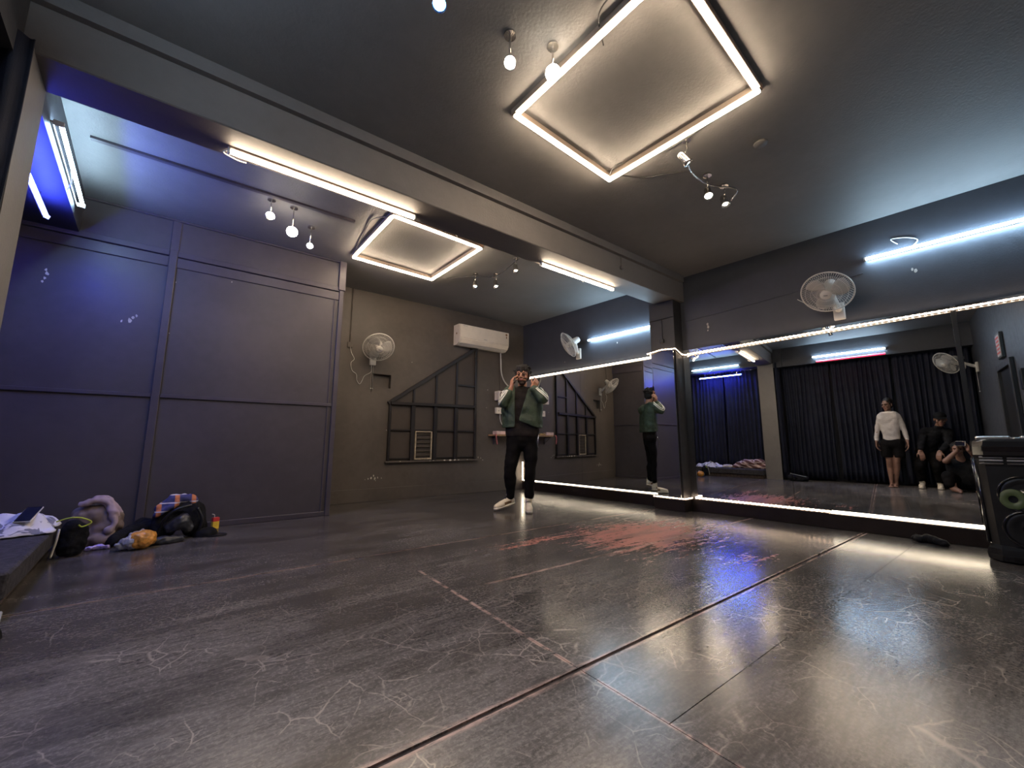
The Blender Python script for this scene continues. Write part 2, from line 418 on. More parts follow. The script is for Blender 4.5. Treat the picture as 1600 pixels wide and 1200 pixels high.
# plinth along the mirrors
bm = BM(); box(bm, (4.905, 2.57, 0), (MX + .02, 5.15, .132), .004); box(bm, (4.905, -.9, 0), (MX + .02, 2.24, .132), .004); box(bm, (4.725, 2.215, 0), (4.905, 2.60, .132), .004)
struct('baseboard_right', bm, 'plinth', 'dark brown plinth under the mirrors', 'plinth')
bm = BM(); wbox(bm, 1.16, 4.5, 5.605, 5.62, 0, .17, .003); struct('baseboard_back', bm, 'farwall', 'painted skirting of the far wall', 'baseboard')
# door in the wall beside the camera (mirror only)
bm = BM(); wbox(bm, 1.30, 2.05, -.335, -.325, 0, 1.78); door = struct('door_1', bm, 'black', 'dark doorway seen in the right end of the mirror', 'door')
for s0, s1, z0, z1 in ((1.22, 1.30, 0, 1.86), (2.05, 2.13, 0, 1.86), (1.30, 2.05, 1.78, 1.86)):
    bm = BM(); wbox(bm, s0, s1, -.33, -.29, z0, z1, .004); mesh_obj('door_frame', bm, 'column', door)

# partition of painted steel sheets on a welded frame
part = empty('partition', 'tall painted steel sheet partition left of the far wall', 'partition'); part['kind'] = 'structure'; part.name = 'wall_partition'
def ppart(name, s0, s1, z0, z1, d0=4.83, d1=4.87, m='panel', bev=.002):
    b = BM(); wbox(b, s0, s1, d0, d1, z0, z1, bev); return mesh_obj(name, b, m, part)
xl, xc, xr = -1.45, -.42, 1.13
for s0, s1 in ((xl, xc - .03), (xc + .03, xr - .05)):
    for z0, z1 in ((.05, 1.19), (1.225, 2.44), (2.545, CZ - .02)):
        ppart('panel', s0, s1, z0, z1, 4.845, 4.865)
def rail(*a): ppart('frame_rail', *a, m='frame', bev=.004)
for s0, s1 in ((xl, xc - .03), (xc + .03, xr - .05)):
    rail(s0, s1, 1.19, 1.225, 4.828, 4.86); rail(s0, s1, 2.44, 2.538, 4.832, 4.86); rail(s0, s1, 2.546, 2.60, 4.825, 4.86)
    rail(s0, s1, 0, .05, 4.83, 4.86)
rail(xl, xr, CZ - .02, CZ, 4.83, 4.86)
ppart('frame_post', xc - .03, xc + .03, 0, 2.60, 4.822, 4.86, 'frame', .005)
ppart('frame_post', xr - .05, xr, 0, 2.56, 4.822, 4.87, 'frame', .005)
ppart('frame_post', xr - .065, xr + .012, 2.56, CZ, 4.812, 4.87, 'frame', .005)
ppart('frame_post', xc - .035, xc + .035, 2.60, CZ, 4.835, 4.86, 'frame', .005)
ppart('frame_post', xr - .098, xr - .084, 0, 2.50, 4.834, 4.86, 'frame', .003)
# its return to the far wall, seen in the mirror
for z0, z1 in ((.05, 1.19), (1.225, 2.44), (2.60, CZ - .02)): ppart('panel', xr - .03, xr - .012, z0, z1, 4.87, 5.62)
for z0, z1 in ((0, .05), (1.19, 1.225), (2.44, 2.60), (CZ - .02, CZ)): ppart('frame_rail', xr - .035, xr + .003, z0, z1, 4.87, 5.62, 'frame', .003)
# bare chips in the paint
def chips(parent, pts, mtx, size=.012, zs=1.0):
    b = BM()
    for (x, z, k) in pts:
        n = 6; vsx = [b.verts.new((x + k * size * math.cos(2 * PI * i / n) * random.uniform(.4, 1), 0, z + zs * k * size * math.sin(2 * PI * i / n) * random.uniform(.5, 1.6))) for i in range(n)]
        f = b.faces.new(vsx)
        ex = bmesh.ops.extrude_face_region(b, geom=[f])['geom']
        for v in ex:
            if isinstance(v, bmesh.types.BMVert): v.co.y -= .0012
    bmesh.ops.recalc_face_normals(b, faces=b.faces[:])
    xf(b.verts, mtx); return mesh_obj('paint_chip', b, 'chip', parent)
RW = Matrix.Rotation(DE, 4, 'Z')
def onw(d): return RW @ Matrix.Translation((0, d, 0))
chips(part, [(-1.2, 2.13, 1.1), (-1.19, 2.17, 1.2), (-1.2, 2.20, .9), (-1.21, 2.10, .7)], onw(4.8449), .014)
chips(part, [(-.66, 1.87, 1.6), (-.64, 1.90, 1), (-.62, 1.92, 1), (-.71, 1.855, .8)], onw(4.8449), .013)
chips(part, [(.05, 2.41, .8), (.02, 2.52, .5), (.35, 2.49, .5), (-.38, 2.3, .6), (-.38, 1.8, .5)], onw(4.8449), .010)

# ------------------------------------------------------------------ walled-up window grid on the far wall
bm = BM(); D0 = 5.62
prism(bm, [(2.03, .53), (3.47, .53), (3.47, 2.36), (2.03, 1.36)], 0, .006)
xf(bm.verts, RW @ Matrix.Translation((0, D0, 0)) @ Matrix.Rotation(PI / 2, 4, 'X'))
win = struct('window_1', bm, 'pane', 'walled-up window with a dark bar grid and sloping top', 'window')
def bar(name, p0, p1, wd, dp=.035, m='grill', off=0):
    (a, z0), (c, z1) = p0, p1; b = BM(); L = math.hypot(c - a, z1 - z0)
    box(b, (0, -dp, -wd / 2), (L, .0, wd / 2), .004)
    xf(b.verts, RW @ Matrix.Translation((a, D0 - .006 + off, z0)) @ Matrix.Rotation(-math.atan2(z1 - z0, c - a), 4, 'Y'))
    return mesh_obj(name, b, m, win)
def ztop(s): return 1.36 + (s - 2.03) * (2.36 - 1.36) / 1.44
bar('frame_bar', (2.03, .53), (2.03, 1.37), .035); bar('frame_bar', (3.45, .53), (3.45, 2.34), .04, .03)
bar('sloping_bar', (2.0, 1.34), (3.49, 2.375), .05, .04)
for s_ in (2.375, 2.735, 3.09):
    bar('vertical_bar', (s_, .53), (s_, 1.36), .058, .04); bar('vertical_bar', (s_ + .01, 1.36), (s_ + .01, ztop(s_) - .01), .034, .025)
bar('cross_bar', (2.03, 1.345), (3.42, 1.365), .045, .055)
for i, (a, c) in enumerate(((2.04, 2.35), (2.40, 2.71), (2.76, 3.06), (3.11, 3.43))): bar('cross_bar', (a, .965), (c, .965), .024, .028)
bar('cross_bar', (3.11, 1.70), (3.43, 1.70), .028, .028)
for a, c in ((2.04, 2.35), (2.76, 3.06), (3.11, 3.43)): bar('bottom_bar', (a, .56), (c, .56), .018, .02)
b = BM(); wbox(b, 1.99, 3.50, D0 - .05, D0, .505, .53, .004); mesh_obj('sill', b, 'farwall', win)
chips(win, [(2.2, .524, 1), (2.66, .52, 1), (2.72, .522, 1.2), (2.9, .524, 2), (3.0, .522, 2.4), (3.08, .522, 2.2), (3.14, .522, 1.5), (3.3, .524, 1)], onw(D0 - .05), .012, .4)
# small louvred grille let into one pane
lv = [(2.42, .555, 2.44, .95), (2.675, .555, 2.695, .95), (2.42, .54, 2.695, .562), (2.42, .94, 2.695, .958)]
b = BM()
for a in lv: wbox(b, a[0], a[2], D0 - .032, D0 - .006, a[1], a[3], .003)
o = mesh_obj('louvre_frame', b, mat('unpainted steel', (.42, .34, .24), .5, 0, .2, 30), win); o['label'] = 'bare metal louvre frame'
for k in range(6):
    b = BM(); box(b, (2.445, D0 - .03, -.002), (2.672, D0 - .008, .002)); xf(b.verts, RW @ Matrix.Translation((0, 0, .60 + k * .062)) )
    mesh_obj('louvre_blade', b, mat('louvre blade', (.12, .10, .07), .4) if k == 0 else bpy.data.materials['louvre blade'], win)
# square recess, chips and scratches
chips(wall_back, [(1.78, .30, 1), (1.82, .31, 1.4), (1.87, .30, 1.6), (1.85, .34, 1.3), (1.91, .31, 1), (1.74, .29, .6), (1.96, .30, .6), (1.88, .27, .7), (3.53, .55, 1.1), (3.58, .54, 1), (3.62, .51, 1), (3.70, 1.67, .7), (3.68, 1.37, .6), (2.34, 1.98, .5), (2.0, .96, .8)], onw(5.6199), .011)
b = BM()
rod(b, W(1.435, 5.607, 2.10), W(1.435, 5.607, CZ), .008, seg=8); rod(b, W(1.76, 5.612, 1.48), W(1.76, 5.612, 1.75), .005, seg=6)
mesh_obj('cable_conduit', b, 'farwall', wall_back)
b = BM(); rod(b, W(3.95, 5.61, 1.66), W(3.95, 5.61, 2.32), .007, seg=6); mesh_obj('cable_conduit', b, 'farwall', wall_back)
#@@OBJECTS
# ------------------------------------------------------------------ mirrors
def mirror(x, y0, y1, z0, z1, label, ang=0, group=None, pivot=None):
    t_ = empty('wall_mirror', label, 'mirror', (x, (y0 + y1) / 2, z0), (0, 0, ang), group)
    h = (y1 - y0) / 2
    b = BM(); box(b, (0, -h, 0), (.008, h, z1 - z0)); mesh_obj('glass', b, 'mirror', t_)
    b = BM(); box(b, (.008, -h, 0), (.0195, h, z1 - z0)); mesh_obj('backing_board', b, 'black', t_)
    return t_
mirror(MX, 3.88, 5.165, .13, 1.955, 'tall wall mirror directly behind the standing dancer, against the far corner')
mirror(MX, 2.575, 3.877, .13, 1.955, 'tall wall mirror just left of the column')
mc = mirror(4.730, 2.255, 2.555, .13, 1.955, 'narrow mirror strip on the front of the column', math.radians(-2.8))
mirror(MX, 1.183, 2.235, .13, 1.955, 'wall mirror just right of the column, reflecting the blue tube')
mirror(MX, -.075, 1.18, .13, 1.955, 'wall mirror reflecting the man in the white sweatshirt')
mr = mirror(MX - .004, -.87, -.085, .13, 1.955, 'wall mirror behind the loudspeaker, reflecting the grey wall', math.radians(-.35))
b = BM(); box(b, (MX - .012, -.098, .13), (MX, -.066, 1.95), .002); tag(mesh_obj('mirror_joint_strip', b, 'black'), 'black vertical joint strip between the mirrors beside the loudspeaker', 'trim')

# ------------------------------------------------------------------ tube lights
def tube_light(name, label, p0, p1, out, mcol, base=.05, r=.017, off=.038, group=None, cable=None, seg=10):
    """p0-p1 on the surface, out = direction away from it"""
    p0, p1, out = Vector(p0), Vector(p1), Vector(out).normalized(); d = (p1 - p0); L = d.length; dx = d / L; side = out.cross(dx).normalized()
    m_ = Matrix(((dx.x, side.x, out.x, p0.x), (dx.y, side.y, out.y, p0.y), (dx.z, side.z, out.z, p0.z), (0, 0, 0, 1)))
    t_ = empty(name, label, 'light', (0, 0, 0), (0, 0, 0), group); t_.matrix_world = m_
    b = BM(); box(b, (0, -base / 2, .0005), (L, base / 2, .014), .003); mesh_obj('housing', b, 'tan', t_)
    b = BM(); rod(b, (.012, 0, off), (L - .012, 0, off), r, seg=seg); mesh_obj('tube', b, mcol, t_, True)
    for x in (0, L - .014):
        b = BM(); box(b, (x, -.016, .012), (x + .014, .016, off + .014), .003); mesh_obj('end_cap', b, 'whiteplastic', t_)
    if cable:
        b = BM(); tube(b, cable, .004, 6, 5); mesh_obj('cable', b, 'cable_w', t_)
    return t_
Z1 = 2.59
tube_light('tube_light', 'long warm tube light under the beam, left of the small square light', W(Sx(.20, 2.83), 2.83, Z1), W(Sx(1.42, 2.84), 2.84, Z1), (0, 0, -1), 'warm', .034, .0125, .03,
           cable=[(0, -.02, .01), (-.02, -.06, .012), (.05, -.09, .012), (.10, -.10, .004)])
tube_light('tube_light', 'warm tube light under the beam beside the column', W(Sx(2.76, 2.87), 2.87, Z1), W(Sx(3.88, 2.87), 2.87, Z1), (0, 0, -1), 'warm', .034, .0125, .03,
           cable=[(.60, -.02, .012), (.66, -.06, .012), (.72, -.10, .004)])
tube_light('tube_light', 'cool white tube light on the wall between the fan and the column', (MX + .02, 3.70, 2.36), (MX + .02, 2.60, 2.36), (-1, 0, 0), 'white', .012, .012, .04)
tube_light('tube_light', 'cool white tube light on the wall above the right end of the mirrors', (MX + .02, .43, 2.54), (MX + .02, -.80, 2.54), (-1, 0, 0), 'white', .014, .013, .04,
           cable=[(.33, .02, .01), (.37, .07, .01), (.30, .12, .004), (.20, .14, .004), (.24, .08, .004)])
tube_light('tube_light', 'white tube light on the soffit between pillar and partition', (-.60, 3.38, 2.66), (-.60, 4.52, 2.66), (1, 0, 0), 'white', .010, .011, .045,
           cable=[(.60, .02, .03), (.66, -.05, .03), (.72, -.08, .01)])
tube_light('tube_light', 'blue tube light below the white one between pillar and partition', (-.735, 3.38, 2.46), (-.735, 4.40, 2.46), (1, 0, -.3), 'blue', .018, .011, .03)
t_ = [o for o in bpy.data.objects if o.name.startswith('tube_light') and 'blue tube' in o['label']][0]
for x in (.12, .88):
    b = BM(); im = t_.matrix_world.inverted(); rod(b, im @ Vector((-.735, 3.38 + x, 2.46)), im @ Vector((-.735, 3.38 + x, 2.582)), .004, seg=6); mesh_obj('hanger', b, 'chrome', t_)
tube_light('tube_light', 'white tube light reflected above the red one in the mirror', (-.60, .76, 2.625), (-.60, 1.94, 2.625), (1, 0, 0), 'white', .035, .015, .04)
tube_light('tube_light', 'red tube light reflected below a white one in the mirror', (-.60, .77, 2.525), (-.60, 1.88, 2.525), (1, 0, 0), 'red', .02, .016, .03)

# square lights of four warm tubes
def square_light(label, cx, cy, a, b2, rot, wires):
    t_ = empty('square_ceiling_light', label, 'light', (cx, cy, CZ), (0, 0, rot), 'square warm ceiling lights')
    ha, hb = a / 2, b2 / 2; z = -.062
    for i in range(4):
        hx = ha if i % 2 == 0 else hb; hy = hb if i % 2 == 0 else ha
        mt = Matrix.Rotation(i * PI / 2, 4, 'Z')
        b = BM(); box(b, (-hx - .022, -hy - .022, -.040), (hx + .022, -hy + .022, -.0005), .003); xf(b.verts, mt); mesh_obj('housing', b, 'tan', t_)
        b = BM(); box(b, (-hx - .010, -hy - .012, z + .004), (hx + .010, -hy + .012, -.040), .005); xf(b.verts, mt); mesh_obj('tube', b, 'warm', t_)
    for wv_ in wires:
        b = BM(); tube(b, wv_, .004, 6, 5); mesh_obj('cable', b, 'cable_d', t_)
    return t_
square_light('large square light of four warm tubes on the near ceiling', 2.03, 1.14, .985, 1.07, DE * .4,
             [[(-.42, -.1, -.02), (-.56, -.18, -.015), (-.58, -.3, -.01), (-.54, -.42, -.01)], [(.5, .2, -.03), (.56, .1, -.02), (.57, -.15, -.01), (.53, -.3, -.02)], [(.5, .56, -.03), (.42, .44, -.02), (.44, .38, -.01)]])
square_light('smaller looking square light of warm tubes on the far ceiling beyond the beam', 2.02, 3.83, .99, 1.10, DE * .5,
             [[(-.50, -.5, -.03), (-.60, -.3, -.01), (-.57, 0, -.01), (-.53, .35, -.02)], [(.0, -.56, -.03), (.10, -.62, -.02), (.2, -.56, -.03)]])

# ------------------------------------------------------------------ diode strips round the mirrors
def strip(label, pts, mcol='strip', wd=.016, group='diode strips round the mirrors'):
    P = [Vector(p_) for p_ in pts]; t_ = empty('diode_strip', label, 'light', P[0], (0, 0, 0), group)
    for a, c in zip(P, P[1:]):
        d = c - a; L = d.length; m_ = Matrix.Translation(a - P[0]) @ d.to_track_quat('X', 'Z').to_matrix().to_4x4()
        b = BM(); box(b, (0, -.006, -wd / 2), (L, .006, wd / 2), .002); o = mesh_obj('diode_tape', b, mcol, t_); o.matrix_local = m_
        b = BM(); box(b, (0, -.008, -wd / 2 - .010), (L, .008, -wd / 2 - .003), .001); o = mesh_obj('channel', b, 'tan', t_); o.matrix_local = m_
    return t_
zt, zb = 1.925, .148
Q = 4.92
strip('warm strip along the top of the mirrors between far corner and column', [(Q, 5.12, zt), (Q, 2.60, zt + .01)], 'strip', .014)
strip('dotted warm strip wrapped around the column above its mirror', [(Q, 2.60, zt + .015), (4.72, 2.60, zt + .01), (4.72, 2.40, zt + .035), (4.72, 2.225, zt + .02), (4.86, 2.215, zt - .035), (Q, 2.17, zt - .04)], 'dots', .011)
strip('dotted warm strip along the top of the mirrors right of the column', [(Q, 2.17, zt - .03), (Q, -.80, zt)], 'dots', .014)
strip('warm strip along the foot of the mirrors behind the dancer', [(Q, 5.12, zb), (Q, 2.61, zb)], 'strip', .009)
strip('short upright warm strip at the far corner seen between the legs of the dancer', [(4.90, 5.13, .15), (4.90, 5.13, .46)], 'strip', .020)
strip('dotted warm strip around the foot of the column', [(4.72, 2.60, zb), (4.72, 2.21, zb), (4.91, 2.205, zb)], 'dots', .010)
strip('dotted warm strip along the foot of the mirror right of the column', [(4.915, 2.17, zb), (4.915, .905, zb)], 'dots', .010)
strip('bright solid warm strip at the foot of the mirrors beside the loudspeaker', [(4.915, .895, zb), (4.915, -.103, zb)], 'strip', .018)

# ------------------------------------------------------------------ spotlights
def spot(label, loc, aim, mcol='spotw', power=12, col=(1, .86, .66), group='ceiling spotlights', body='chrome', spread=70, bulb=.026):
    loc = Vector(loc); aim = Vector(aim); hd = Vector((loc.x, loc.y, CZ - .0)); t_ = empty('spotlight', label, 'light', hd, (0, 0, 0), group)
    rel = loc - hd; d = (aim - loc).normalized(); q_ = (-d).to_track_quat('-Y', 'Z').to_matrix().to_4x4()
    # head axis: opening towards d
    q_ = d.to_track_quat('Y', 'Z').to_matrix().to_4x4()
    b = BM(); rod(b, (0, 0, 0), (0, 0, -.012), .032, seg=20); mesh_obj('ceiling_mount', b, body, t_, False)
    b = BM(); tube(b, [(0, 0, -.01), (.0, 0, rel.z * .45), tuple(Vector((0, 0, rel.z + .045)) - d * .03), tuple(rel - d * .035)], .005, 8, 5); mesh_obj('arm', b, body, t_, True)
    b = BM(); lathe(b, [(.001, -.085), (.020, -.085), (.026, -.07), (.028, -.01), (.034, .012), (.032, .012), (.027, .0), (.001, -.004)], 24, Matrix.Translation(rel) @ q_)
    mesh_obj('lamp_head', b, body, t_, True)
    b = BM(); lathe(b, [(.001, .008), (bulb * .6, .006), (bulb, .001), (bulb, -.002), (.001, -.003)], 20, Matrix.Translation(rel) @ q_)
    mesh_obj('lens', b, mcol, t_, True)
    if power:
        l = bpy.data.lights.new('spot_beam', 'SPOT'); l.energy = power; l.color = col; l.spot_size = math.radians(spread); l.spot_blend = .8; l.shadow_soft_size = .02
        lo = bpy.data.objects.new('spot_beam', l); COL.objects.link(lo); lo.parent = t_; lo.location = rel + d * .02
        lo.rotation_euler = (-d).to_track_quat('Z', 'Y').to_euler()
    return t_
C0 = (0, 0, .8)
spot('bright spotlight near the partition, right one of the two dazzling lamps', (.80, 3.86, 2.68), (0.4, .6, 0.5), power=30, bulb=.045)
spot('dazzling spotlight just left of the brightest lamp near the partition', (.62, 3.86, 2.76), (-.2, 1.2, .3), power=16, bulb=.035)
spot('dim chrome spotlight turned away right of the two dazzling lamps', (1.02, 4.12, 2.72), (.9, 3.0, 2.3), 'spotc', power=0, bulb=.016)
spot('chrome spotlight lit cool white below the small square light', (2.90, 3.90, 2.745), (2.7, 3.2, 0), 'spotc', 5, (.8, .9, 1), bulb=.016)
spot('chrome spotlight lit yellow between a cool white one and a higher warm one', (3.10, 3.73, 2.75), (3.1, 3.0, 0), 'spotw', 5, bulb=.018)
spot('small warm spotlight closest to the beam on the far ceiling', (2.98, 3.23, 2.76), (2.9, 2.6, 0), 'spotw', 5, bulb=.014)
spot('round spotlight facing the camera left of the large square light', (1.21, 1.36, 2.75), (.3, .3, .8), 'spotw', 5, bulb=.030)
spot('dazzling spotlight in front of the near edge of the large square light', (1.42, 1.25, 2.75), (.5, -.1, 0), 'spotw', 26, bulb=.04)
spot('blue spotlight cut by the top edge of the picture', (.79, 1.37, 2.76), (.5, 1.0, .8), 'spotb', 14, (.08, .3, 1), bulb=.03)
spot('chrome spotlight turned sideways right of the large square light', (2.62, 1.07, 2.74), (3.3, .5, 1.7), 'spotc', 10, (.75, .88, 1), bulb=.022)
spot('large warm spotlight right of the large square light', (3.12, 1.13, 2.74), (2.2, .5, 0), 'spotw', 9, bulb=.028)
spot('small warm spotlight right of the larger warm one near the mirror wall', (3.36, 1.09, 2.75), (3.0, .4, 0), 'spotw', 5, bulb=.016)
# light rods and a ceiling rose
b = BM(); tube(b, [(2.70, 1.12, CZ - .03), (2.95, 1.18, CZ - .035), (3.2, 1.15, CZ - .04), (3.42, 1.02, CZ - .04), (3.46, 1.08, CZ - .10)], .006, 8, 6)
tag(mesh_obj('spotlight_rail', b, 'chrome', None, True), 'thin bent metal rail carrying spotlights right of the large square light', 'rail')
b = BM(); tube(b, [W(2.3, 1.9, CZ - .006), W(2.6, 1.75, CZ - .006), (2.85, 1.35, CZ - .01), (2.95, 1.18, CZ - .02)], .005, 6, 6)
tag(mesh_obj('ceiling_cable', b, 'cable_d', None, True), 'thin dark cable crossing the ceiling to the spotlight rail', 'cable')
b = BM(); tube(b, [(2.70, 4.25, CZ - .02), (2.9, 3.92, CZ - .03), (3.1, 3.74, CZ - .03), (3.0, 3.22, CZ - .02)], .005, 6, 6)
tag(mesh_obj('spotlight_rail', b, 'cable_d', None, True), 'thin wire rail carrying spotlights on the far ceiling', 'rail')
b = BM(); lathe(b, [(.001, 0), (.045, 0), (.042, .012), (.001, .014)], 24, Matrix.Translation((3.05, .73, CZ)) @ Matrix.Rotation(-PI / 2, 4, 'X'))
tag(mesh_obj('ceiling_rose', b, 'ceiling', None, True), 'small round blanking plate on the ceiling', 'cover')
b = BM(); rod(b, W(3.48, 2.632, CZ - .08), W(3.48, 2.632, CZ - .20), .005, seg=6); lathe(b, [(.001, 0), (.022, 0), (.022, -.02), (.001, -.02)], 16, Matrix.Translation(W(3.48, 2.64, CZ - .21)))
tag(mesh_obj('junction_box', b, 'beam', None, True), 'round painted junction box on the face of the beam', 'box')
b = BM(); rod(b, (4.755, 2.40, 2.08), (4.755, 2.40, 2.36), .006, seg=6); rod(b, (4.755, 2.25, 2.365), (4.755, 2.57, 2.365), .005, seg=6); box(b, (4.735, 2.375, 2.05), (4.762, 2.425, 2.10), .006)
tag(mesh_obj('junction_box', b, 'column', None, False), 'painted box with conduit high on the column front', 'box')
# ------------------------------------------------------------------ wall fans
def wall_fan(label, loc, rz, head, yaw, tilt, group='oscillating wall fans', R=.205, cord=None, pulls=True):
    t_ = empty('wall_fan', label, 'fan', loc, (0, 0, rz), group)
    H = Matrix.Translation(head) @ Matrix.Rotation(yaw, 4, 'Z') @ Matrix.Rotation(tilt, 4, 'X')
    b = BM(); box(b, (-.045, -.035, -.10), (.045, -.0005, .07), .014, seg=3); mesh_obj('wall_plate', b, 'whiteplastic', t_, True)
    pb = H @ Vector((0, .10, -.05))
    b = BM(); chain(b, [((0, -.02, .0), .030), ((0, -.07, .02), .026), (tuple(pb * .6 + Vector((0, -.03, .0)) * .4), .024), (tuple(pb), .028)]); mesh_obj('arm', b, 'whiteplastic', t_, True)
    b = BM(); lathe(b, [(.001, .20), (.035, .198), (.048, .18), (.052, .10), (.060, .075), (.060, .055), (.001, .05)], 28, H); mesh_obj('motor_housing', b, 'whiteplastic', t_, True)
    def wires(y_of, r0, n, rings_):
        b = BM()
        for k in range(n):
            a = 2 * PI * k / n; pts = [Vector((r * math.cos(a), y_of(r), r * math.sin(a))) for r in (r0, r0 + (R - r0) * .35, r0 + (R - r0) * .7, R * .95, R)]
            tube(b, pts, .0013, 3, 1, False)
        for r, th in rings_:
            tube(b, [Vector((r * math.cos(2 * PI * k / 40), y_of(r), r * math.sin(2 * PI * k / 40))) for k in range(41)], th, 5, 1, False)
        xf(b.verts, H); return b
    mesh_obj('rear_guard', wires(lambda r: .075 - .075 * (r / R) ** 4, .055, 54, [(.06, .003), (.13, .0015)]), 'whiteplastic', t_, True)
    mesh_obj('front_guard', wires(lambda r: -.055 + .055 * (r / R) ** 4, .04, 72, [(.07, .0015), (.12, .0015), (.165, .0015), (R, .0065)]), 'whiteplastic', t_, True)
    b = BM(); lathe(b, [(.001, -.070), (.030, -.068), (.045, -.060), (.047, -.052), (.001, -.050)], 28, H); o = mesh_obj('guard_badge', b, 'whiteplastic', t_, True)
    b = BM(); box(b, (-.016, -.0715, -.003), (.016, -.0695, .003), .001); xf(b.verts, H @ Matrix.Rotation(.25, 4, 'Y')); mesh_obj('badge_mark', b, 'black', o)
    b = BM(); lathe(b, [(.001, -.035), (.028, -.03), (.034, -.005), (.034, .045), (.001, .048)], 24, H); mesh_obj('hub', b, 'whiteplastic', t_, True)
    for k in range(3):
        b = BM(); n = 8; g = []
        for i in range(n + 1):
            r = .03 + (R * .86 - .03) * i / n; hw = .25 + .42 * math.sin(PI * min(1, i / n * .75 + .18)); row = []
            for j in range(7):
                a = 2 * PI * k / 3 + (j / 6 - .5) * 2 * hw + .25 * i / n; row.append(b.verts.new((r * math.cos(a), .005 + (j / 6 - .5) * .045, r * math.sin(a))))
            g.append(row)
        for i in range(n):
            for j in range(6): b.faces.new((g[i][j], g[i + 1][j], g[i + 1][j + 1], g[i][j + 1]))
        xf(b.verts, H); o = mesh_obj('blade', b, 'blade', t_, True); sd = o.modifiers.new('t', 'SOLIDIFY'); sd.thickness = .002
    if cord:
        b = BM(); tube(b, cord, .0035, 6, 6); mesh_obj('cord', b, 'cable_w', t_, True)
    if pulls:
        for dx in (-.012, .012):
            b = BM(); rod(b, (dx, -.03, -.09), (dx, -.03, -.42), .0012, seg=4); ellipsoid(b, (dx, -.03, -.43), .008, seg=8); mesh_obj('pull_cord', b, 'whiteplastic', t_, True)
    return t_
M['blade'] = mat('grey translucent blade', (.42, .40, .37), .35, 0, .05)
p1 = W(1.75, 5.62, 1.96)
wall_fan('round wall fan with a looped white cord on the far wall left of the window', p1, DE, (-.02, -.31, .10), math.radians(-6), math.radians(40),
         cord=[(-.03, -.03, -.06), (-.02, -.04, -.12), (-.02, -.03, -.20), (-.10, -.02, -.26), (-.13, -.02, -.33), (-.16, -.02, -.38), (-.20, -.02, -.33), (-.21, -.02, -.25), (-.27, -.02, -.20), (-.29, -.02, -.10), (-.25, -.02, -.04), (-.29, -.02, .04), (-.32, -.015, .16)], pulls=True)
b = BM(); wbox(b, 1.40, 1.47, 5.60, 5.62, 2.07, 2.15, .006); tag(mesh_obj('wall_socket', b, 'farwall'), 'painted socket on the far wall feeding the fan cord', 'socket')
wall_fan('wall fan turned sideways on the wall above the left mirrors', (MX + .02, 3.90, 2.20), -PI / 2, (-.0, -.27, .09), math.radians(-38), math.radians(30), pulls=False)
wall_fan('wall fan facing the room high on the wall right of the column', (MX + .02, .66, 2.10), -PI / 2, (-.04, -.27, .13), math.radians(-6), math.radians(42), pulls=False,
         cord=[(-.03, -.03, .0), (-.12, -.02, .02), (-.22, -.01, .10), (-.33, -.01, .20)])
wall_fan('wall fan seen only in the mirror above the crouching photographer', W(-.42, -.33, 2.10), DE + PI, (-.0, -.30, .10), math.radians(-35), math.radians(30))
# wall chips and cable on the mirror wall
b = BM()
for y, z, k in ((1.92, 2.24, 1.2), (1.915, 2.20, 1.3), (1.92, 2.16, .7), (.10, 2.33, 1.2), (.12, 2.35, .8), (3.2, 2.24, .9), (4.2, 2.1, .4)):
    n = 6; f = b.faces.new([b.verts.new((MX + .0195, y + k * .010 * math.cos(2 * PI * i / n), z + k * .017 * math.sin(2 * PI * i / n) * random.uniform(.6, 1.3))) for i in range(n)])
    ex = bmesh.ops.extrude_face_region(b, geom=[f])['geom']
    for v in ex:
        if isinstance(v, bmesh.types.BMVert): v.co.x -= .0012
bmesh.ops.recalc_face_normals(b, faces=b.faces[:])
mesh_obj('paint_chip', b, 'chip', bpy.data.objects['wall_right'])
b = BM(); tube(b, [(MX + .017, 2.2, 2.33), (MX + .017, 1.5, 2.36), (MX + .017, .95, 2.39), (MX + .017, .45, 2.42)], .004, 6, 4); mesh_obj('cable_conduit', b, 'mirrorwall', bpy.data.objects['wall_right'])

# ------------------------------------------------------------------ air conditioner and boxes on the far wall
ac = empty('air_conditioner', 'cream split air conditioner high on the far wall', 'air conditioner', W(3.03, 5.62, 2.34), (0, 0, DE))
def extr(bm, prof, x0, x1):
    a = [bm.verts.new((x0, y, z)) for y, z in prof]; c = [bm.verts.new((x1, y, z)) for y, z in prof]; n = len(prof)
    bm.faces.new(a); bm.faces.new(c[::-1])
    for i in range(n): bm.faces.new((a[i], c[i], c[(i + 1) % n], a[(i + 1) % n]))
    bmesh.ops.recalc_face_normals(bm, faces=bm.faces[:])
pr = [(-.001, .0), (-.10, -.005), (-.165, .03), (-.195, .075), (-.20, .10), (-.198, .29), (-.17, .325), (-.001, .33)]
b = BM(); extr(b, pr, .012, .948); mesh_obj('body', b, 'acwhite', ac)
for x0, x1 in ((0, .0125), (.9475, .96)):
    b = BM(); extr(b, [(y * 1.01, z) for y, z in pr], x0, x1); mesh_obj('end_cap', b, 'acwhite', ac)
b = BM(); box(b, (.004, -.212, .10), (.956, -.196, .315), .006, seg=2); mesh_obj('front_panel', b, 'acwhite', ac)
b = BM(); extr(b, [(-.172, .022), (-.208, .082), (-.202, .088), (-.165, .030)], .03, .93); mesh_obj('air_flap', b, 'acwhite', ac)
b = BM(); extr(b, [(-.10, -.012), (-.160, .018), (-.158, .026), (-.10, -.004)], .03, .93); mesh_obj('air_flap', b, 'whiteplastic', ac)
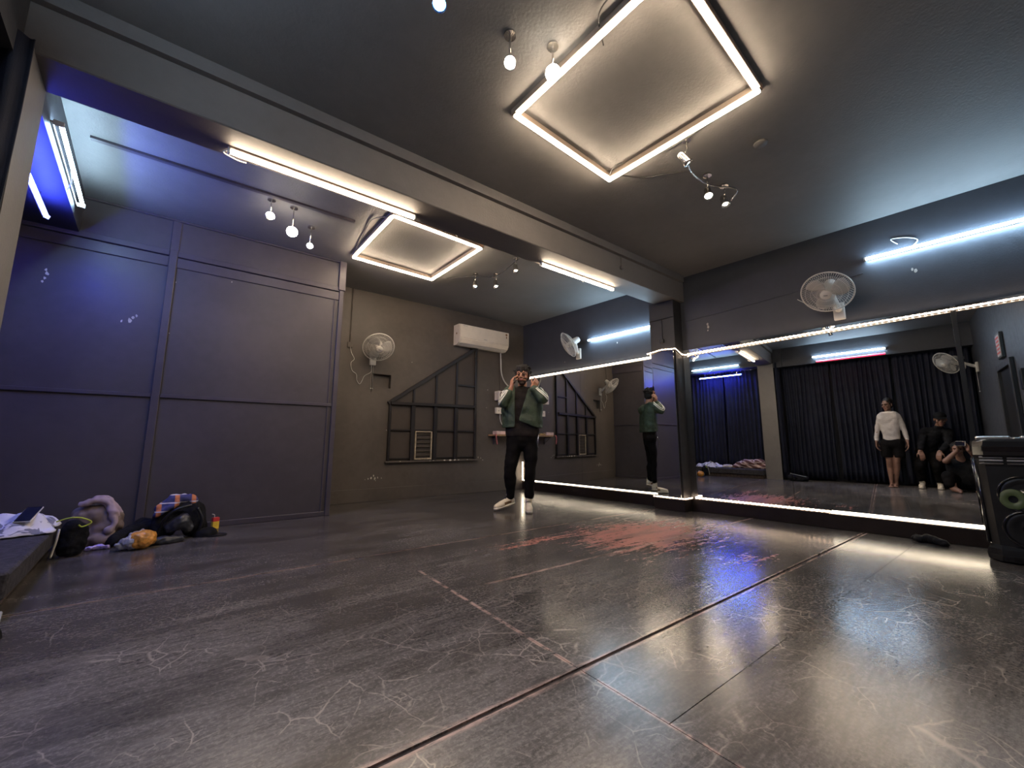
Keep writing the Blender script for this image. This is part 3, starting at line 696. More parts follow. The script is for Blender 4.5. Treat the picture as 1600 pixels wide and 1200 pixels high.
b = BM(); extr(b, [(-.166, .0285), (-.180, .048), (-.176, .055), (-.16, .035)], .03, .93); mesh_obj('outlet_gap', b, 'black', ac)
b = BM(); rod(b, (-.002, -.10, .18), (.001, -.10, .18), .016, seg=16); mesh_obj('side_badge', b, 'tanpatch', ac)
b = BM(); box(b, (.45, -.2135, .118), (.51, -.2115, .126)); box(b, (.05, -.2135, .292), (.13, -.2115, .297)); mesh_obj('maker_mark', b, 'greyplastic', ac)
b = BM(); rod(b, (.905, -.2115, .275), (.905, -.2135, .275), .020, seg=18); box(b, (.895, -.2135, .21), (.915, -.2115, .245)); mesh_obj('energy_sticker', b, 'tanpatch', ac)
b = BM(); tube(b, [W(3.93, 5.58, 2.37), W(3.94, 5.58, 2.20), W(3.96, 5.59, 2.0), W(4.02, 5.59, 1.85), W(4.14, 5.59, 1.74), W(4.22, 5.59, 1.66), W(4.28, 5.60, 1.60)], .011, 8, 6)
tag(mesh_obj('drain_pipe', b, 'cable_w', None, True), 'pale pipe hanging from the air conditioner to the white boxes', 'pipe')
st_ = empty('voltage_stabiliser', 'white wall box with black ring, triangle and square marks', 'stabiliser', W(3.84, 5.62, 1.50), (0, 0, DE))
b = BM(); box(b, (0, -.13, 0), (.40, -.001, .155), .008, seg=2); mesh_obj('case', b, 'acwhite', st_)
b = BM(); lathe(b, [(.020, 0), (.030, 0), (.030, -.004), (.020, -.004), (.020, 0)], 24, Matrix.Translation((.055, -.130, .09)) @ Matrix.Diagonal((1, 1, 1.5, 1))); mesh_obj('ring_mark', b, 'black', st_)
b = BM(); box(b, (.265, -.134, .085), (.325, -.129, .135), .002); mesh_obj('display', b, 'black', st_)
b = BM(); prism(b, [(0, 0), (.04, 0), (0, .045)], 0, .003); xf(b.verts, Matrix.Translation((.13, -.1295, .02)) @ Matrix.Rotation(PI / 2, 4, 'X')); mesh_obj('triangle_mark', b, 'black', st_)
t_ = empty('switch_box', 'small white socket box under the stabiliser', 'socket', W(3.85, 5.62, 1.275), (0, 0, DE))
b = BM(); box(b, (0, -.05, 0), (.19, -.001, .105), .006, seg=2); mesh_obj('case', b, 'acwhite', t_)
for x, z in ((.05, .05), (.15, .055)):
    b = BM(); rod(b, (x, -.0495, z), (x, -.053, z), .008, seg=10); mesh_obj('switch', b, 'black', t_)
t_ = empty('fuse_box', 'square white box lower right of the small socket box', 'socket', W(4.03, 5.62, 1.19), (0, 0, DE))
b = BM(); box(b, (0, -.055, 0), (.21, -.001, .135), .006, seg=2); mesh_obj('case', b, 'acwhite', t_)
b = BM(); box(b, (.02, -.058, .02), (.19, -.054, .115), .002); mesh_obj('cover', b, 'whiteplastic', t_)
b = BM(); tube(b, [W(3.94, 5.59, 1.30), W(3.935, 5.58, 1.18), W(3.98, 5.58, 1.09), W(4.06, 5.58, 1.055), W(4.14, 5.58, 1.09), W(4.18, 5.59, 1.20)], .006, 8, 6)
tag(mesh_obj('looped_cable', b, 'cable_w', None, True), 'pale cable looping between the two small white boxes', 'cable')
# shelf
M['wood'] = mat('bare wood', (.36, .21, .11), .6, 0, .3, 30)
sh = empty('wall_shelf', 'narrow wooden shelf under the white boxes on the far wall', 'shelf', W(3.72, 5.62, .90), (0, 0, DE))
b = BM(); prism(b, [(0, -.05), (.05, -.17), (.12, -.20), (.79, -.20), (.79, -.001), (0, -.001)], 0, .024); mesh_obj('board', b, 'wood', sh)
for x in (.10, .62):
    b = BM(); box(b, (x, -.16, -.025), (x + .02, -.001, .0)); box(b, (x, -.025, -.14), (x + .02, -.001, .0)); rod(b, (x + .01, -.15, -.01), (x + .01, -.015, -.12), .006, seg=6); mesh_obj('bracket', b, 'frame', sh)
b = BM(); box(b, (-.10, -.05, 0), (.10, .05, .055), .004, rot=Matrix.Rotation(.1, 4, 'Z')); o = mesh_obj('pink_box', b, mat('pale pink card', (.72, .50, .46), .7)); o.location = W(3.86, 5.50, .924); o.rotation_euler = (0, 0, DE)
tag(o, 'pale pink box lying on the wooden shelf', 'box')
b = BM(); box(b, (-.06, -.04, 0), (.06, .04, .03), .012, seg=2); o = mesh_obj('yellow_pouch', b, mat('yellow cloth', (.45, .30, .12), .8)); o.location = W(4.06, 5.49, .924)
tag(o, 'small yellow-brown pouch on the wooden shelf beside the pink box', 'pouch')
b = BM(); tube(b, [W(3.75, 5.43, .925), W(3.735, 5.405, .90), W(3.74, 5.40, .83), W(3.755, 5.40, .76)], .012, 6, 5); tag(mesh_obj('pink_strap', b, mat('pink strap', (.42, .12, .12), .8), None, True), 'pink strap hanging from the left end of the shelf', 'strap')
# fire-red sign in the wall beside the camera, seen in the mirror
sg = empty('red_sign', 'small red lettered board on the grey wall, seen in the mirror', 'sign', W(1.62, -.33, 1.92), (0, 0, DE + PI))
b = BM(); box(b, (-.14, -.035, 0), (.14, -.001, .34), .004); mesh_obj('board', b, 'black', sg)
b = BM(); box(b, (-.11, -.038, .03), (.11, -.034, .31), .002); mesh_obj('face', b, mat('white sign face', (.45, .40, .40), .5), sg)
for k in range(5):
    b = BM(); box(b, (-.09, -.041, .06 + k * .05), (.09 - .03 * (k % 2), -.037, .085 + k * .05), .002); mesh_obj('red_line', b, mat('sign red', (.55, .03, .03), .5) if k == 0 else bpy.data.materials['sign red'], sg)
b = BM(); wbox(b, 2.42, 2.55, -.33, -.30, 1.42, 1.66, .005); tag(mesh_obj('switchboard', b, 'black'), 'dark switchboard on the grey wall at the right end of the mirror', 'switch')

# ------------------------------------------------------------------ loudspeaker tower
sk = empty('loudspeaker', 'tall black party loudspeaker at the right edge of the mirror wall', 'loudspeaker', (4.56, -.27, 0), (0, 0, -PI / 2 - .05))
def loft(bm, secs, mi=0):            # secs: list of (z, halfwidth, yfront, yback, corner)
    rings = []
    for z, hw, yf, yb, c in secs:
        pts = [(-hw + c, yf), (hw - c, yf), (hw, yf + c), (hw, yb - c), (hw - c, yb), (-hw + c, yb), (-hw, yb - c), (-hw, yf + c)]
        rings.append([bm.verts.new((x, y, z)) for x, y in pts])
    for A, B_ in zip(rings, rings[1:]):
        for k in range(8): bm.faces.new((A[k], A[(k + 1) % 8], B_[(k + 1) % 8], B_[k]))
    bm.faces.new(rings[0][::-1]); bm.faces.new(rings[-1])
    bmesh.ops.recalc_face_normals(bm, faces=bm.faces[:])
b = BM(); loft(b, [(.10, .185, -.14, .16, .04), (.3, .19, -.145, .16, .04), (.64, .195, -.145, .16, .04), (.70, .20, -.15, .16, .04)]); mesh_obj('cabinet', b, 'black', sk)
b = BM(); loft(b, [(0, .18, -.15, .15, .05), (.012, .205, -.185, .16, .06), (.05, .21, -.19, .16, .07), (.085, .20, -.175, .16, .06), (.11, .188, -.15, .16, .05)]); mesh_obj('foot', b, 'gloss', sk)
b = BM(); loft(b, [(.695, .202, -.155, .165, .04), (.72, .206, -.175, .165, .05), (.78, .205, -.18, .165, .05), (.815, .20, -.16, .165, .05), (.83, .185, -.12, .15, .05)]); mesh_obj('control_head', b, 'gloss', sk)
for x0, x1 in ((-.185, -.02), (.02, .185)):
    b = BM(); box(b, (x0, -.10, .822), (x1, .10, .852), .012, seg=3); mesh_obj('top_handle', b, 'chrome', sk, True)
for k in range(3):
    for x0, x1 in ((-.18, -.07), (-.055, .055), (.07, .18)):
        b = BM(); box(b, (x0, -.162, .655 + k * .022), (x1, -.144, .667 + k * .022), .003); mesh_obj('vent_slat', b, 'chrome' if k == 0 else 'greyplastic', sk)
b = BM(); box(b, (-.16, -.1795, .745), (.16, -.1735, .785), .004); mesh_obj('control_strip', b, 'gloss', sk)
for i, (z, R0) in enumerate(((.46, .115), (.23, .115))):
    mt = Matrix.Translation((0, -.147, z))
    b = BM(); lathe(b, [(R0 * 1.08, .005), (R0 * 1.08, -.012), (R0 * .98, -.016), (R0 * .95, -.006), (R0 * .95, .005)], 36, mt); o = mesh_obj('woofer_rim', b, 'gloss', sk, True)
    b = BM(); lathe(b, [(R0 * .95, -.004), (R0 * .80, -.012), (R0 * .60, .002), (.03, .004), (.001, .004)], 36, mt); mesh_obj('woofer_cone', b, 'black', sk, True)
    b = BM(); lathe(b, [(.001, -.014), (.028, -.010), (.036, .003)], 24, mt); mesh_obj('dust_cap', b, 'gloss', sk, True)
M['glowgreen'] = emis('dim green woofer light', (.22, .30, .12), .02)
M['glowgreen'].node_tree.nodes['Principled BSDF'].inputs['Base Color'].default_value = (.05, .065, .03, 1)
b = BM(); mt = Matrix.Translation((-.055, -.158, .425))
lathe(b, [(.022, 0), (.024, -.006), (.055, -.008), (.062, 0)], 32, mt @ Matrix.Diagonal((1.0, 1, 1.1, 1))); o = mesh_obj('lit_ring', b, 'glowgreen', sk, True); o['label'] = 'dim green light ring on the upper woofer'
for s_ in (-1, 1):
    b = BM(); rod(b, (s_ * .192, -.10, .12), (s_ * .198, -.10, .68), .012, seg=10); mesh_obj('corner_trim', b, 'gloss', sk, True)

# ------------------------------------------------------------------ curtains
M['curtain'] = mat('navy black curtain cloth', (.010, .012, .026), .75, 0, .2, 4, .2, 200, .4)
def curtain(label, y0, y1, x=-.86, z0=.05, z1=2.56, n=14, group='black curtains', seed=0):
    t_ = empty('curtain', label, 'curtain', (x, y0, 0), (0, 0, 0), group); b = BM(); rnd = random.Random(seed)
    ph = [rnd.uniform(-.5, .5) for _ in range(n + 1)]; am = [rnd.uniform(.5, 1.1) for _ in range(n + 1)]
    nu = n * 8; nz = 14; g = []
    for i in range(nu + 1):
        u = i / nu; k = min(n - 1, int(u * n)); fr = u * n - k
        A = am[k] * (1 - fr) + am[k + 1] * fr; P_ = ph[k] * (1 - fr) + ph[k + 1] * fr; col_ = []
        for j in range(nz + 1):
            v = j / nz; dep = .035 * A * (1.15 - .5 * v) * math.sin(2 * PI * (u * n) + P_ + .5 * math.sin(3 * v + k))
            col_.append(b.verts.new((dep + .008 * noise.noise(Vector((u * 9, v * 3, seed))), u * (y1 - y0) + .01 * math.sin(5 * v + k), z0 + (z1 - z0) * v + (.012 * math.sin(u * 40) if j == 0 else 0))))
        g.append(col_)
    for i in range(nu):
        for j in range(nz): b.faces.new((g[i][j], g[i + 1][j], g[i + 1][j + 1], g[i][j + 1]))
    o = mesh_obj('cloth', b, 'curtain', t_, True); sd = o.modifiers.new('t', 'SOLIDIFY'); sd.thickness = .004
    b = BM(); rod(b, (0, .0, z1 - .02), (0, (y1 - y0), z1 - .02), .012, seg=10); mesh_obj('rail', b, 'chrome', t_, True)
    return t_
curtain('black curtain behind the mattress between pillar and partition, its far half', 3.90, 4.72, x=-.90, z0=.235, z1=2.59, seed=1, n=9)
curtain('black curtain behind the plaid blanket beside the pillar', 3.03, 3.86, x=-.90, z0=.235, z1=2.59, seed=2, n=9)
curtain('black curtain just right of the pillar in the mirror', 1.735, 2.58, seed=3, n=10)
curtain('black curtain under the white and red tubes in the mirror', .775, 1.68, seed=4, n=11)
curtain('black curtain behind the crouching photographer in the mirror', -.20, .72, seed=5, n=11)
t_ = curtain('narrow dark cloth added to darken the shaded side of the pillar', 0, .24, x=0, z1=2.61, seed=6, n=3)  # added cloth standing in for shade on the pillar's near face
bpy.data.objects.remove([c for c in t_.children if c.name.startswith('rail')][0]); t_.location = (-.56, 2.635, 0); t_.rotation_euler = (0, 0, math.radians(90))
# ------------------------------------------------------------------ mattress platform and belongings
M['mattress'] = mat('dusty black mattress cover', (.040, .036, .042), .85, 0, .35, 26, .6, 70)
M['brownbase'] = mat('dusty brown boards', (.075, .050, .036), .85, 0, .4, 30, .5, 60)
pf = empty('mattress_platform', 'low black mattress platform in the left corner by the partition', 'mattress', (-.80, 3.80, 0))
b = BM(); box(b, (-.34, -.79, .0), (.355, .80, .075), .01); mesh_obj('base', b, 'brownbase', pf)
b = BM(); box(b, (-.35, -.80, .075), (.40, .81, .20), .03, seg=3)
bmesh.ops.subdivide_edges(b, edges=b.edges[:], cuts=3, use_grid_fill=True)
for v in b.verts: v.co += Vector((0, 0, 1)) * .008 * noise.noise(v.co * 6) + Vector((1, 0, 0)) * .010 * noise.noise(v.co * 5 + Vector((3, 3, 3)))
mesh_obj('mattress', b, 'mattress', pf, True)
def cloth(name, label, cat, loc, sx, sy, hgt, m, seed=0, rot=0, n=34, base=0.0, thick=.006, freq=4.5):
    b = BM(); g = []
    for i in range(n + 1):
        row = []
        for j in range(n + 1):
            u, v = i / n * 2 - 1, j / n * 2 - 1; ang = math.atan2(v, u); rr = min(1, max(abs(u), abs(v)))
            edge = 1 + .16 * noise.noise(Vector((math.cos(ang) * 1.6, math.sin(ang) * 1.6, seed)))
            x, y = u * sx * edge * (1 - .12 * v * v), v * sy * edge * (1 - .10 * u * u)
            h = abs(noise.noise(Vector((x * freq, y * freq, seed + 3)))) * 1.0 + .6 * abs(noise.noise(Vector((x * freq * 2.1, y * freq * 2.1, seed + 8))))
            z = hgt * (h * (1.1 - rr ** 4) + .35 * (1 - rr ** 2))
            row.append(b.verts.new((x, y, max(z, 0) + thick + .001)))
        g.append(row)
    for i in range(n):
        for j in range(n): b.faces.new((g[i][j], g[i + 1][j], g[i + 1][j + 1], g[i][j + 1]))
    o = mesh_obj(name, b, m, None, True, (loc[0], loc[1], loc[2])); o.rotation_euler = (0, 0, rot)
    sd = o.modifiers.new('t', 'SOLIDIFY'); sd.thickness = thick; sd.offset = -1
    return tag(o, label, cat)
# printed white shirt
M['print'], t, p = newmat('white shirt cloth with grey print')
tc = t.new('ShaderNodeTexCoord').outputs['Object']
v_ = t.ramp(t.noise(tc, 9, 3, .6, .6), .56, .60)
t.l.new(t.mix(v_, (.70, .68, .72), (.20, .20, .24)), p.inputs['Base Color']); p.inputs['Roughness'].default_value = .85
cloth('white_shirt', 'crumpled white printed shirt spread on the mattress corner', 'shirt', (-.66, 4.27, .20), .27, .30, .14, 'print', 2, .15)
ph = empty('smartphone', 'dark-screened phone lying on the white printed shirt', 'phone', (-.515, 4.12, .322), (math.radians(28), 0, -.25))
b = BM(); box(b, (-.040, -.078, -.004), (.040, .078, .004), .006, seg=2); mesh_obj('body', b, 'whiteplastic', ph)
b = BM(); box(b, (-.036, -.073, .0041), (.036, .073, .0052), .003); mesh_obj('screen', b, mat('dark phone glass', (.012, .014, .035), .12), ph)
# plaid blanket (mirror)
M['plaid'], t, p = newmat('plaid blanket cloth')
tc = t.new('ShaderNodeTexCoord').outputs['Object']; s_ = t.new('ShaderNodeSeparateXYZ'); t.l.new(t.mapping(tc, (1, 1, 1), (.5, .3, .75)), s_.inputs[0])
fx = t.math('FRACT', t.math('MULTIPLY', t.math('ADD', s_.outputs[0], t.math('MULTIPLY', s_.outputs[2], .6)), 10)); fy = t.math('FRACT', t.math('MULTIPLY', t.math('SUBTRACT', s_.outputs[1], t.math('MULTIPLY', s_.outputs[2], .6)), 10))
k_ = t.math('MAXIMUM', t.ramp(t.math('ABSOLUTE', t.math('SUBTRACT', fx, .5)), .17, .13), t.ramp(t.math('ABSOLUTE', t.math('SUBTRACT', fy, .5)), .17, .13))
t.l.new(t.mix(k_, (.13, .055, .048), (.60, .44, .40)), p.inputs['Base Color']); p.inputs['Roughness'].default_value = .9
b = BM(); chain(b, [((-.0, -.31, .05), .08), ((0, -.10, .10), .10), ((.02, .10, .11), .11), ((0, .36, .04), .06)]); chain(b, [((.05, -.26, .04), .06), ((.03, .1, .06), .07)]); ellipsoid(b, (.02, -.16, .16), (.1, .13, .07))
o = blob('plaid_blanket', b, 'plaid', None, .012, 3, .018, 9, flat=.004); o.location = (-.74, 3.34, .20); tag(o, 'bunched plaid blanket on the mattress, seen in the mirror', 'blanket')
b = BM(); chain(b, [((0, -.05, .03), .05), ((0, .10, .03), .04)]); o = blob('grey_towel', b, 'sweat', None, .01, 3, .012, 12, flat=.003); o.location = (-.74, 3.84, .20); tag(o, 'small pale towel beside the plaid blanket', 'towel')
# brown jacket heap
M['brownjk'] = mat('taupe jacket cloth', (.20, .145, .125), .8, 0, .15, 8)
M['mauve'] = mat('mauve grey cloth', (.36, .27, .30), .8, 0, .12, 8)
hp = empty('jacket_bag', 'taupe jacket heaped upright between mattress and partition', 'jacket', (-.225, 4.56, 0), (0, 0, -.1))
b = BM(); chain(b, [((-.10, 0, .09), .10), ((-.05, .02, .20), .095), ((.03, .0, .22), .09)]); chain(b, [((.02, 0, .08), .09), ((.10, -.02, .16), .075), ((.12, -.02, .20), .05)]); chain(b, [((-.12, -.06, .05), .05), ((.10, -.08, .06), .055)])
blob('body', b, 'brownjk', hp, .010, 3, .022, 9, flat=.003)
b = BM()
for y_ in (-.05, .0, .05): chain(b, [((-.07, y_, .325), .022), ((-.01, y_, .350), .026), ((.06, y_, .325), .030), ((.105, y_ - .02, .25), .030), ((.125, y_ - .04, .17), .024), ((.10, y_ - .05, .11), .028)])
o = blob('hood', b, 'mauve', hp, .008, 2, .016, 12); o['label'] = 'mauve-grey hood folded over the heap'
# black bag with neon strap at the mattress end
bg = empty('strap_bag', 'slim black bag with neon yellow strap against the mattress end', 'bag', (-.335, 4.235, 0))
b = BM(); chain(b, [((.01, 0, .06), .06), ((.02, .0, .20), .055)]); chain(b, [((.05, .02, .05), .05), ((.05, .02, .18), .05)]); blob('body', b, 'blackcloth', bg, .008, 3, .010, 14, flat=.003)
b = BM(); tube(b, [(-.06, -.03, .25), (.0, -.05, .27), (.06, -.06, .265), (.11, -.05, .23), (.07, -.06, .205), (.05, -.065, .22)], .0045, 8, 6); o = mesh_obj('strap', b, mat('neon strap', (.42, .50, .05), .6), bg, True); o['label'] = 'neon yellow strap'
b = BM(); tube(b, [(-.04, -.04, .20), (-.045, -.06, .12), (-.06, -.065, .02)], .006, 8, 6); o = mesh_obj('handle_cord', b, mat('cream cord', (.55, .50, .42), .7), bg, True); o['label'] = 'cream cord'
# wrappers
b = BM(); chain(b, [((-.05, 0, .018), .016), ((.0, .01, .022), .02), ((.06, -.01, .016), .015)]); o = blob('crumpled_wrapper', b, mat('shiny purple foil', (.45, .35, .62), .3, .3), None, .005, 1, .008, 40, flat=.002); o.location = (-.19, 4.36, 0); tag(o, 'crumpled shiny purple wrapper on the floor before the jacket', 'wrapper')
# orange snack bag
ob = empty('snack_bag', 'orange and clear plastic snack bag on the floor', 'bag', (.045, 4.19, 0), (0, 0, .2))
b = BM(); ellipsoid(b, (.015, 0, .068), (.085, .075, .068)); o = blob('orange_part', b, mat('orange crisp packet', (.62, .27, .05), .25, 0, .3, 30), ob, .007, 2, .008, 22, flat=.003)
b = BM(); chain(b, [((-.05, .01, .06), .055), ((-.11, .03, .045), .025)]); ellipsoid(b, (.0, .02, .10), (.07, .05, .035)); o = blob('clear_part', b, mat('crinkled clear plastic', (.42, .40, .42), .2), ob, .007, 1, .012, 30, flat=.003); o['label'] = 'crinkled pale plastic neck'
# black clothes heap and backpack
b = BM(); chain(b, [((-.13, -.04, .04), .045), ((-.03, .03, .07), .065), ((.07, .08, .09), .07)]); chain(b, [((-.06, .08, .05), .06), ((.04, .12, .11), .07)])
o = blob('black_clothes', b, 'blackcloth', None, .010, 3, .016, 10, flat=.003); o.location = (.02, 4.47, 0); tag(o, 'heap of black clothes behind the orange snack bag', 'clothes')
bp = empty('backpack', 'black backpack leaning on the partition under a blue plaid cloth', 'backpack', (.28, 4.49, 0), (0, 0, -.15))
b = BM(); chain(b, [((-.10, 0, .10), .10), ((-.07, .03, .22), .09), ((.06, .03, .22), .09)]); chain(b, [((.10, 0, .09), .095), ((.08, .02, .20), .09)]); blob('body', b, 'blackcloth', bp, .010, 3, .012, 10, flat=.003)
b = BM(); chain(b, [((-.04, -.105, .10), .045), ((.03, -.11, .15), .055), ((.07, -.10, .09), .04)]); o = blob('front_pocket', b, mat('shiny black nylon', (.035, .035, .04), .3), bp, .008, 2, .010, 16)
b = BM(); tube(b, [(-.12, -.08, .05), (-.09, -.12, .16), (-.02, -.13, .24), (.08, -.10, .27)], .012, 6, 6); mesh_obj('shoulder_strap', b, 'black', bp, True)
b = BM(); tube(b, [(.14, -.08, .04), (.16, -.09, .14), (.12, -.08, .24)], .012, 6, 6); mesh_obj('shoulder_strap', b, 'black', bp, True)
M['blueplaid'], t, p = newmat('blue orange striped cloth')
tc = t.new('ShaderNodeTexCoord').outputs['Object']; s_ = t.new('ShaderNodeSeparateXYZ'); t.l.new(tc, s_.inputs[0])
fr = t.math('FRACT', t.math('MULTIPLY', t.math('ADD', s_.outputs[0], .3), 9)); f2 = t.math('FRACT', t.math('MULTIPLY', t.math('ADD', s_.outputs[2], 0), 16))
cc = t.mix(t.ramp(t.math('ABSOLUTE', t.math('SUBTRACT', fr, .5)), .16, .12), (.045, .05, .16), (.50, .17, .07)); cc = t.mix(t.ramp(t.math('ABSOLUTE', t.math('SUBTRACT', f2, .5)), .08, .05), cc, (.6, .55, .6))
t.l.new(cc, p.inputs['Base Color']); p.inputs['Roughness'].default_value = .85
b = BM(); chain(b, [((-.13, -.03, .24), .030), ((-.05, -.01, .30), .045), ((.07, .0, .31), .035), ((.10, -.02, .28), .03)]); chain(b, [((-.14, -.06, .20), .025), ((-.02, -.06, .28), .025)])
o = blob('striped_cloth', b, 'blueplaid', None, .008, 2, .010, 16); o.location = (.27, 4.49, .01); tag(o, 'blue and orange striped cloth draped on top of the backpack', 'cloth')
b = BM(); chain(b, [((-.10, 0, .02), .03), ((.0, -.01, .03), .035), ((.10, .01, .02), .025)]); o = blob('black_pouch', b, mat('worn black vinyl', (.03, .03, .034), .35), None, .007, 2, .008, 18, flat=.003); o.location = (.19, 4.27, 0); tag(o, 'flat black pouch on the floor before the backpack', 'pouch')
cp = empty('cap', 'black baseball cap on the floor right of the backpack', 'cap', (.46, 4.42, 0), (0, 0, .9))
b = BM(); lathe(b, [(.085, 0), (.086, .02), (.075, .045), (.05, .062), (.001, .068)], 24, Matrix.Rotation(PI / 2, 4, 'X') @ Matrix.Rotation(PI, 4, 'Z') @ Matrix.Rotation(0, 4, 'X'))
for v in b.verts: v.co.z = abs(v.co.z)
mesh_obj('crown', b, 'blackcloth', cp, True)
b = BM(); prism(b, [(.075 * math.cos(a) * 1.0, -.06 - .11 * max(0, math.sin(a))) for a in [PI * i / 12 for i in range(13)]], .002, .008); mesh_obj('visor', b, 'black', cp)
ct = empty('drink_carton', 'small yellow and red drink carton with a straw by the partition', 'carton', (.555, 4.70, 0), (0, 0, .3))
b = BM(); box(b, (-.026, -.018, 0), (.026, .018, .065), .002); mesh_obj('lower_carton', b, mat('yellow card', (.75, .50, .04), .5), ct)
b = BM(); box(b, (-.026, -.018, .065), (.026, .018, .10), .002); mesh_obj('upper_carton', b, mat('red card', (.60, .04, .04), .5), ct)
b = BM(); tube(b, [(-.01, 0, .098), (-.015, -.005, .125), (-.035, -.01, .135)], .004, 8, 4); mesh_obj('straw', b, 'whiteplastic', ct, True)
b = BM(); chain(b, [((-.06, -.08, .02), .028), ((0, 0, .035), .035), ((.05, .09, .02), .025)]); chain(b, [((.05, -.05, .02), .02), ((-.03, .07, .03), .02)])
o = blob('black_rag', b, 'blackcloth', None, .007, 2, .010, 18, flat=.003); o.location = (4.78, .24, 0); tag(o, 'small black crumpled rag on the floor before the mirror plinth', 'rag')
lb = empty('folded_bag', 'low black bag with a pale strap right of the pillar, in the mirror', 'bag', (-.40, 2.36, 0))
b = BM(); chain(b, [((0, -.14, .06), .06), ((0, .12, .07), .07)]); chain(b, [((.05, -.05, .04), .05), ((.0, .1, .10), .05)]); blob('body', b, 'blackcloth', lb, .010, 3, .012, 12, flat=.003)
b = BM(); tube(b, [(.06, -.16, .10), (.07, -.02, .13), (.06, .12, .16)], .007, 6, 5); mesh_obj('strap', b, 'greyplastic', lb, True)

# ------------------------------------------------------------------ people
def V(*a): return Vector(a)
def head_geo(bm, H, ears=True):
    b = BM()
    ellipsoid(b, (0, .012, .032), (.074, .094, .086), seg=20); ellipsoid(b, (0, -.020, -.040), (.058, .066, .068), seg=18); ellipsoid(b, (0, -.062, -.088), (.028, .026, .024))
    capsule(b, (0, -.088, .012), .009, (0, -.104, -.022), .013); capsule(b, (-.036, -.076, .022), .016, (.036, -.076, .022), .016)
    for s in (-1, 1):
        ellipsoid(b, (s * .042, -.060, -.022), (.022, .022, .022)); capsule(b, (s * .010, -.098, -.026), .007, (s * .014, -.090, -.026), .006)
        if ears: ellipsoid(b, (s * .077, .010, -.008), (.009, .018, .030))
    capsule(b, (-.016, -.084, -.050), .010, (.016, -.084, -.050), .010); capsule(b, (-.012, -.082, -.062), .010, (.012, -.082, -.062), .010)
    xf(b.verts, H); me = bpy.data.meshes.new('h'); b.to_mesh(me); b.free(); bm.from_mesh(me); bpy.data.meshes.remove(me)
def face_parts(root, H, brow=True, lips=True):
    for s in (-1, 1):
        b = BM(); ellipsoid(b, (s * .030, -.083, .002), (.014, .009, .0075), seg=12); xf(b.verts, H); mesh_obj('eye', b, 'eye', root, True)
        b = BM(); chain(b, [((s * .014, -.092, .020), .0045), ((s * .032, -.092, .027), .005), ((s * .050, -.078, .020), .0035)]); xf(b.verts, H); mesh_obj('eyebrow', b, 'hair', root, True)
    if lips:
        b = BM(); ellipsoid(b, (0, -.091, -.049), (.023, .007, .0045), seg=12); ellipsoid(b, (0, -.089, -.058), (.020, .008, .006), seg=12); xf(b.verts, H); mesh_obj('lips', b, 'lip', root, True)
def hair_geo(root, H, m='hair', shag=1, seed=1, fringe=True):
    rnd = random.Random(seed); b = BM(); ellipsoid(b, (0, .024, .050), (.083, .096, .082), seg=20); ellipsoid(b, (0, .050, -.0), (.075, .066, .075), seg=18)
    for k in range(int(70 * shag)):
        a = rnd.uniform(0, 2 * PI); e = rnd.uniform(.1, 1.5); n = V(math.cos(a) * math.cos(e), math.sin(a) * math.cos(e), math.sin(e)); c = V(0, .02, .045)
        p0 = c + V(n.x * .074, n.y * .088, n.z * .078); tdir = V(math.cos(a + rnd.uniform(-1.2, 1.2)), math.sin(a + rnd.uniform(-1.2, 1.2)), rnd.uniform(-1.2, .1)).normalized()
        if n.y < -.35 and e < .8: continue
        capsule(b, p0, .012, p0 + n * .014 * min(shag, 1.3) + tdir * .034, .004, 8)
    if fringe:
        for k in range(13):
            x = -.062 + .124 * k / 12 + rnd.uniform(-.004, .004); e_ = (x * 1.05 + rnd.uniform(-.014, .014), -.092 + abs(x) * .45, .040 + rnd.uniform(-.020, .022)); m_ = (x, -.080 + abs(x) * .35, .088 + rnd.uniform(0, .012))
            capsule(b, (x * .6, -.030, .122), .013, m_, .011, 8); capsule(b, m_, .011, e_, .005, 8)
    for s in (-1, 1): capsule(b, (s * .070, -.02, .04), .014, (s * .076, -.012, -.012), .007)
    xf(b.verts, H); return blob('hair', b, m, root, .0055, 1)
def hand_geo(bm, wrist, d, pn, curl=.6, flip=1, spread=.0, L=.085, thumb=True):
    """palm and five fingers; pn = palm normal, flip = side of the thumb"""
    d = Vector(d).normalized(); pn = Vector(pn); pn = (pn - d * pn.dot(d)).normalized(); sd = d.cross(pn) * flip; w_ = Vector(wrist)
    for j in range(4):
        o = sd * ((j - 1.5) * -.019); capsule(bm, w_ + o * .7, .015, w_ + o + d * L, .0115, 10)
    lens = (.040, .045, .043, .033)
    for j in range(4):
        q_ = w_ + sd * ((1.5 - j) * .0205) + d * L; a = .15
        dd = (d + sd * ((1.5 - j) * spread)).normalized()
        for k, f in enumerate((1, .7, .55)):
            a += curl * (1.0 if k else .6); v = dd * math.cos(a) + pn * math.sin(a); e = q_ + v * lens[j] * f
            capsule(bm, q_, .0088 - .0008 * k, e, .0082 - .0009 * k, 8); q_ = e
    if thumb:
        q_ = w_ + sd * .020 + d * .02; a = (sd * .75 + d * .6 + pn * .2).normalized(); e = q_ + a * .042; capsule(bm, q_, .014, e, .011, 8)
        a2 = (sd * .25 + d * .9 + pn * .35).normalized(); e2 = e + a2 * .032; capsule(bm, e, .0105, e2, .009, 8); capsule(bm, e2, .009, e2 + (a2 + pn * .4).normalized() * .024, .0075, 8)
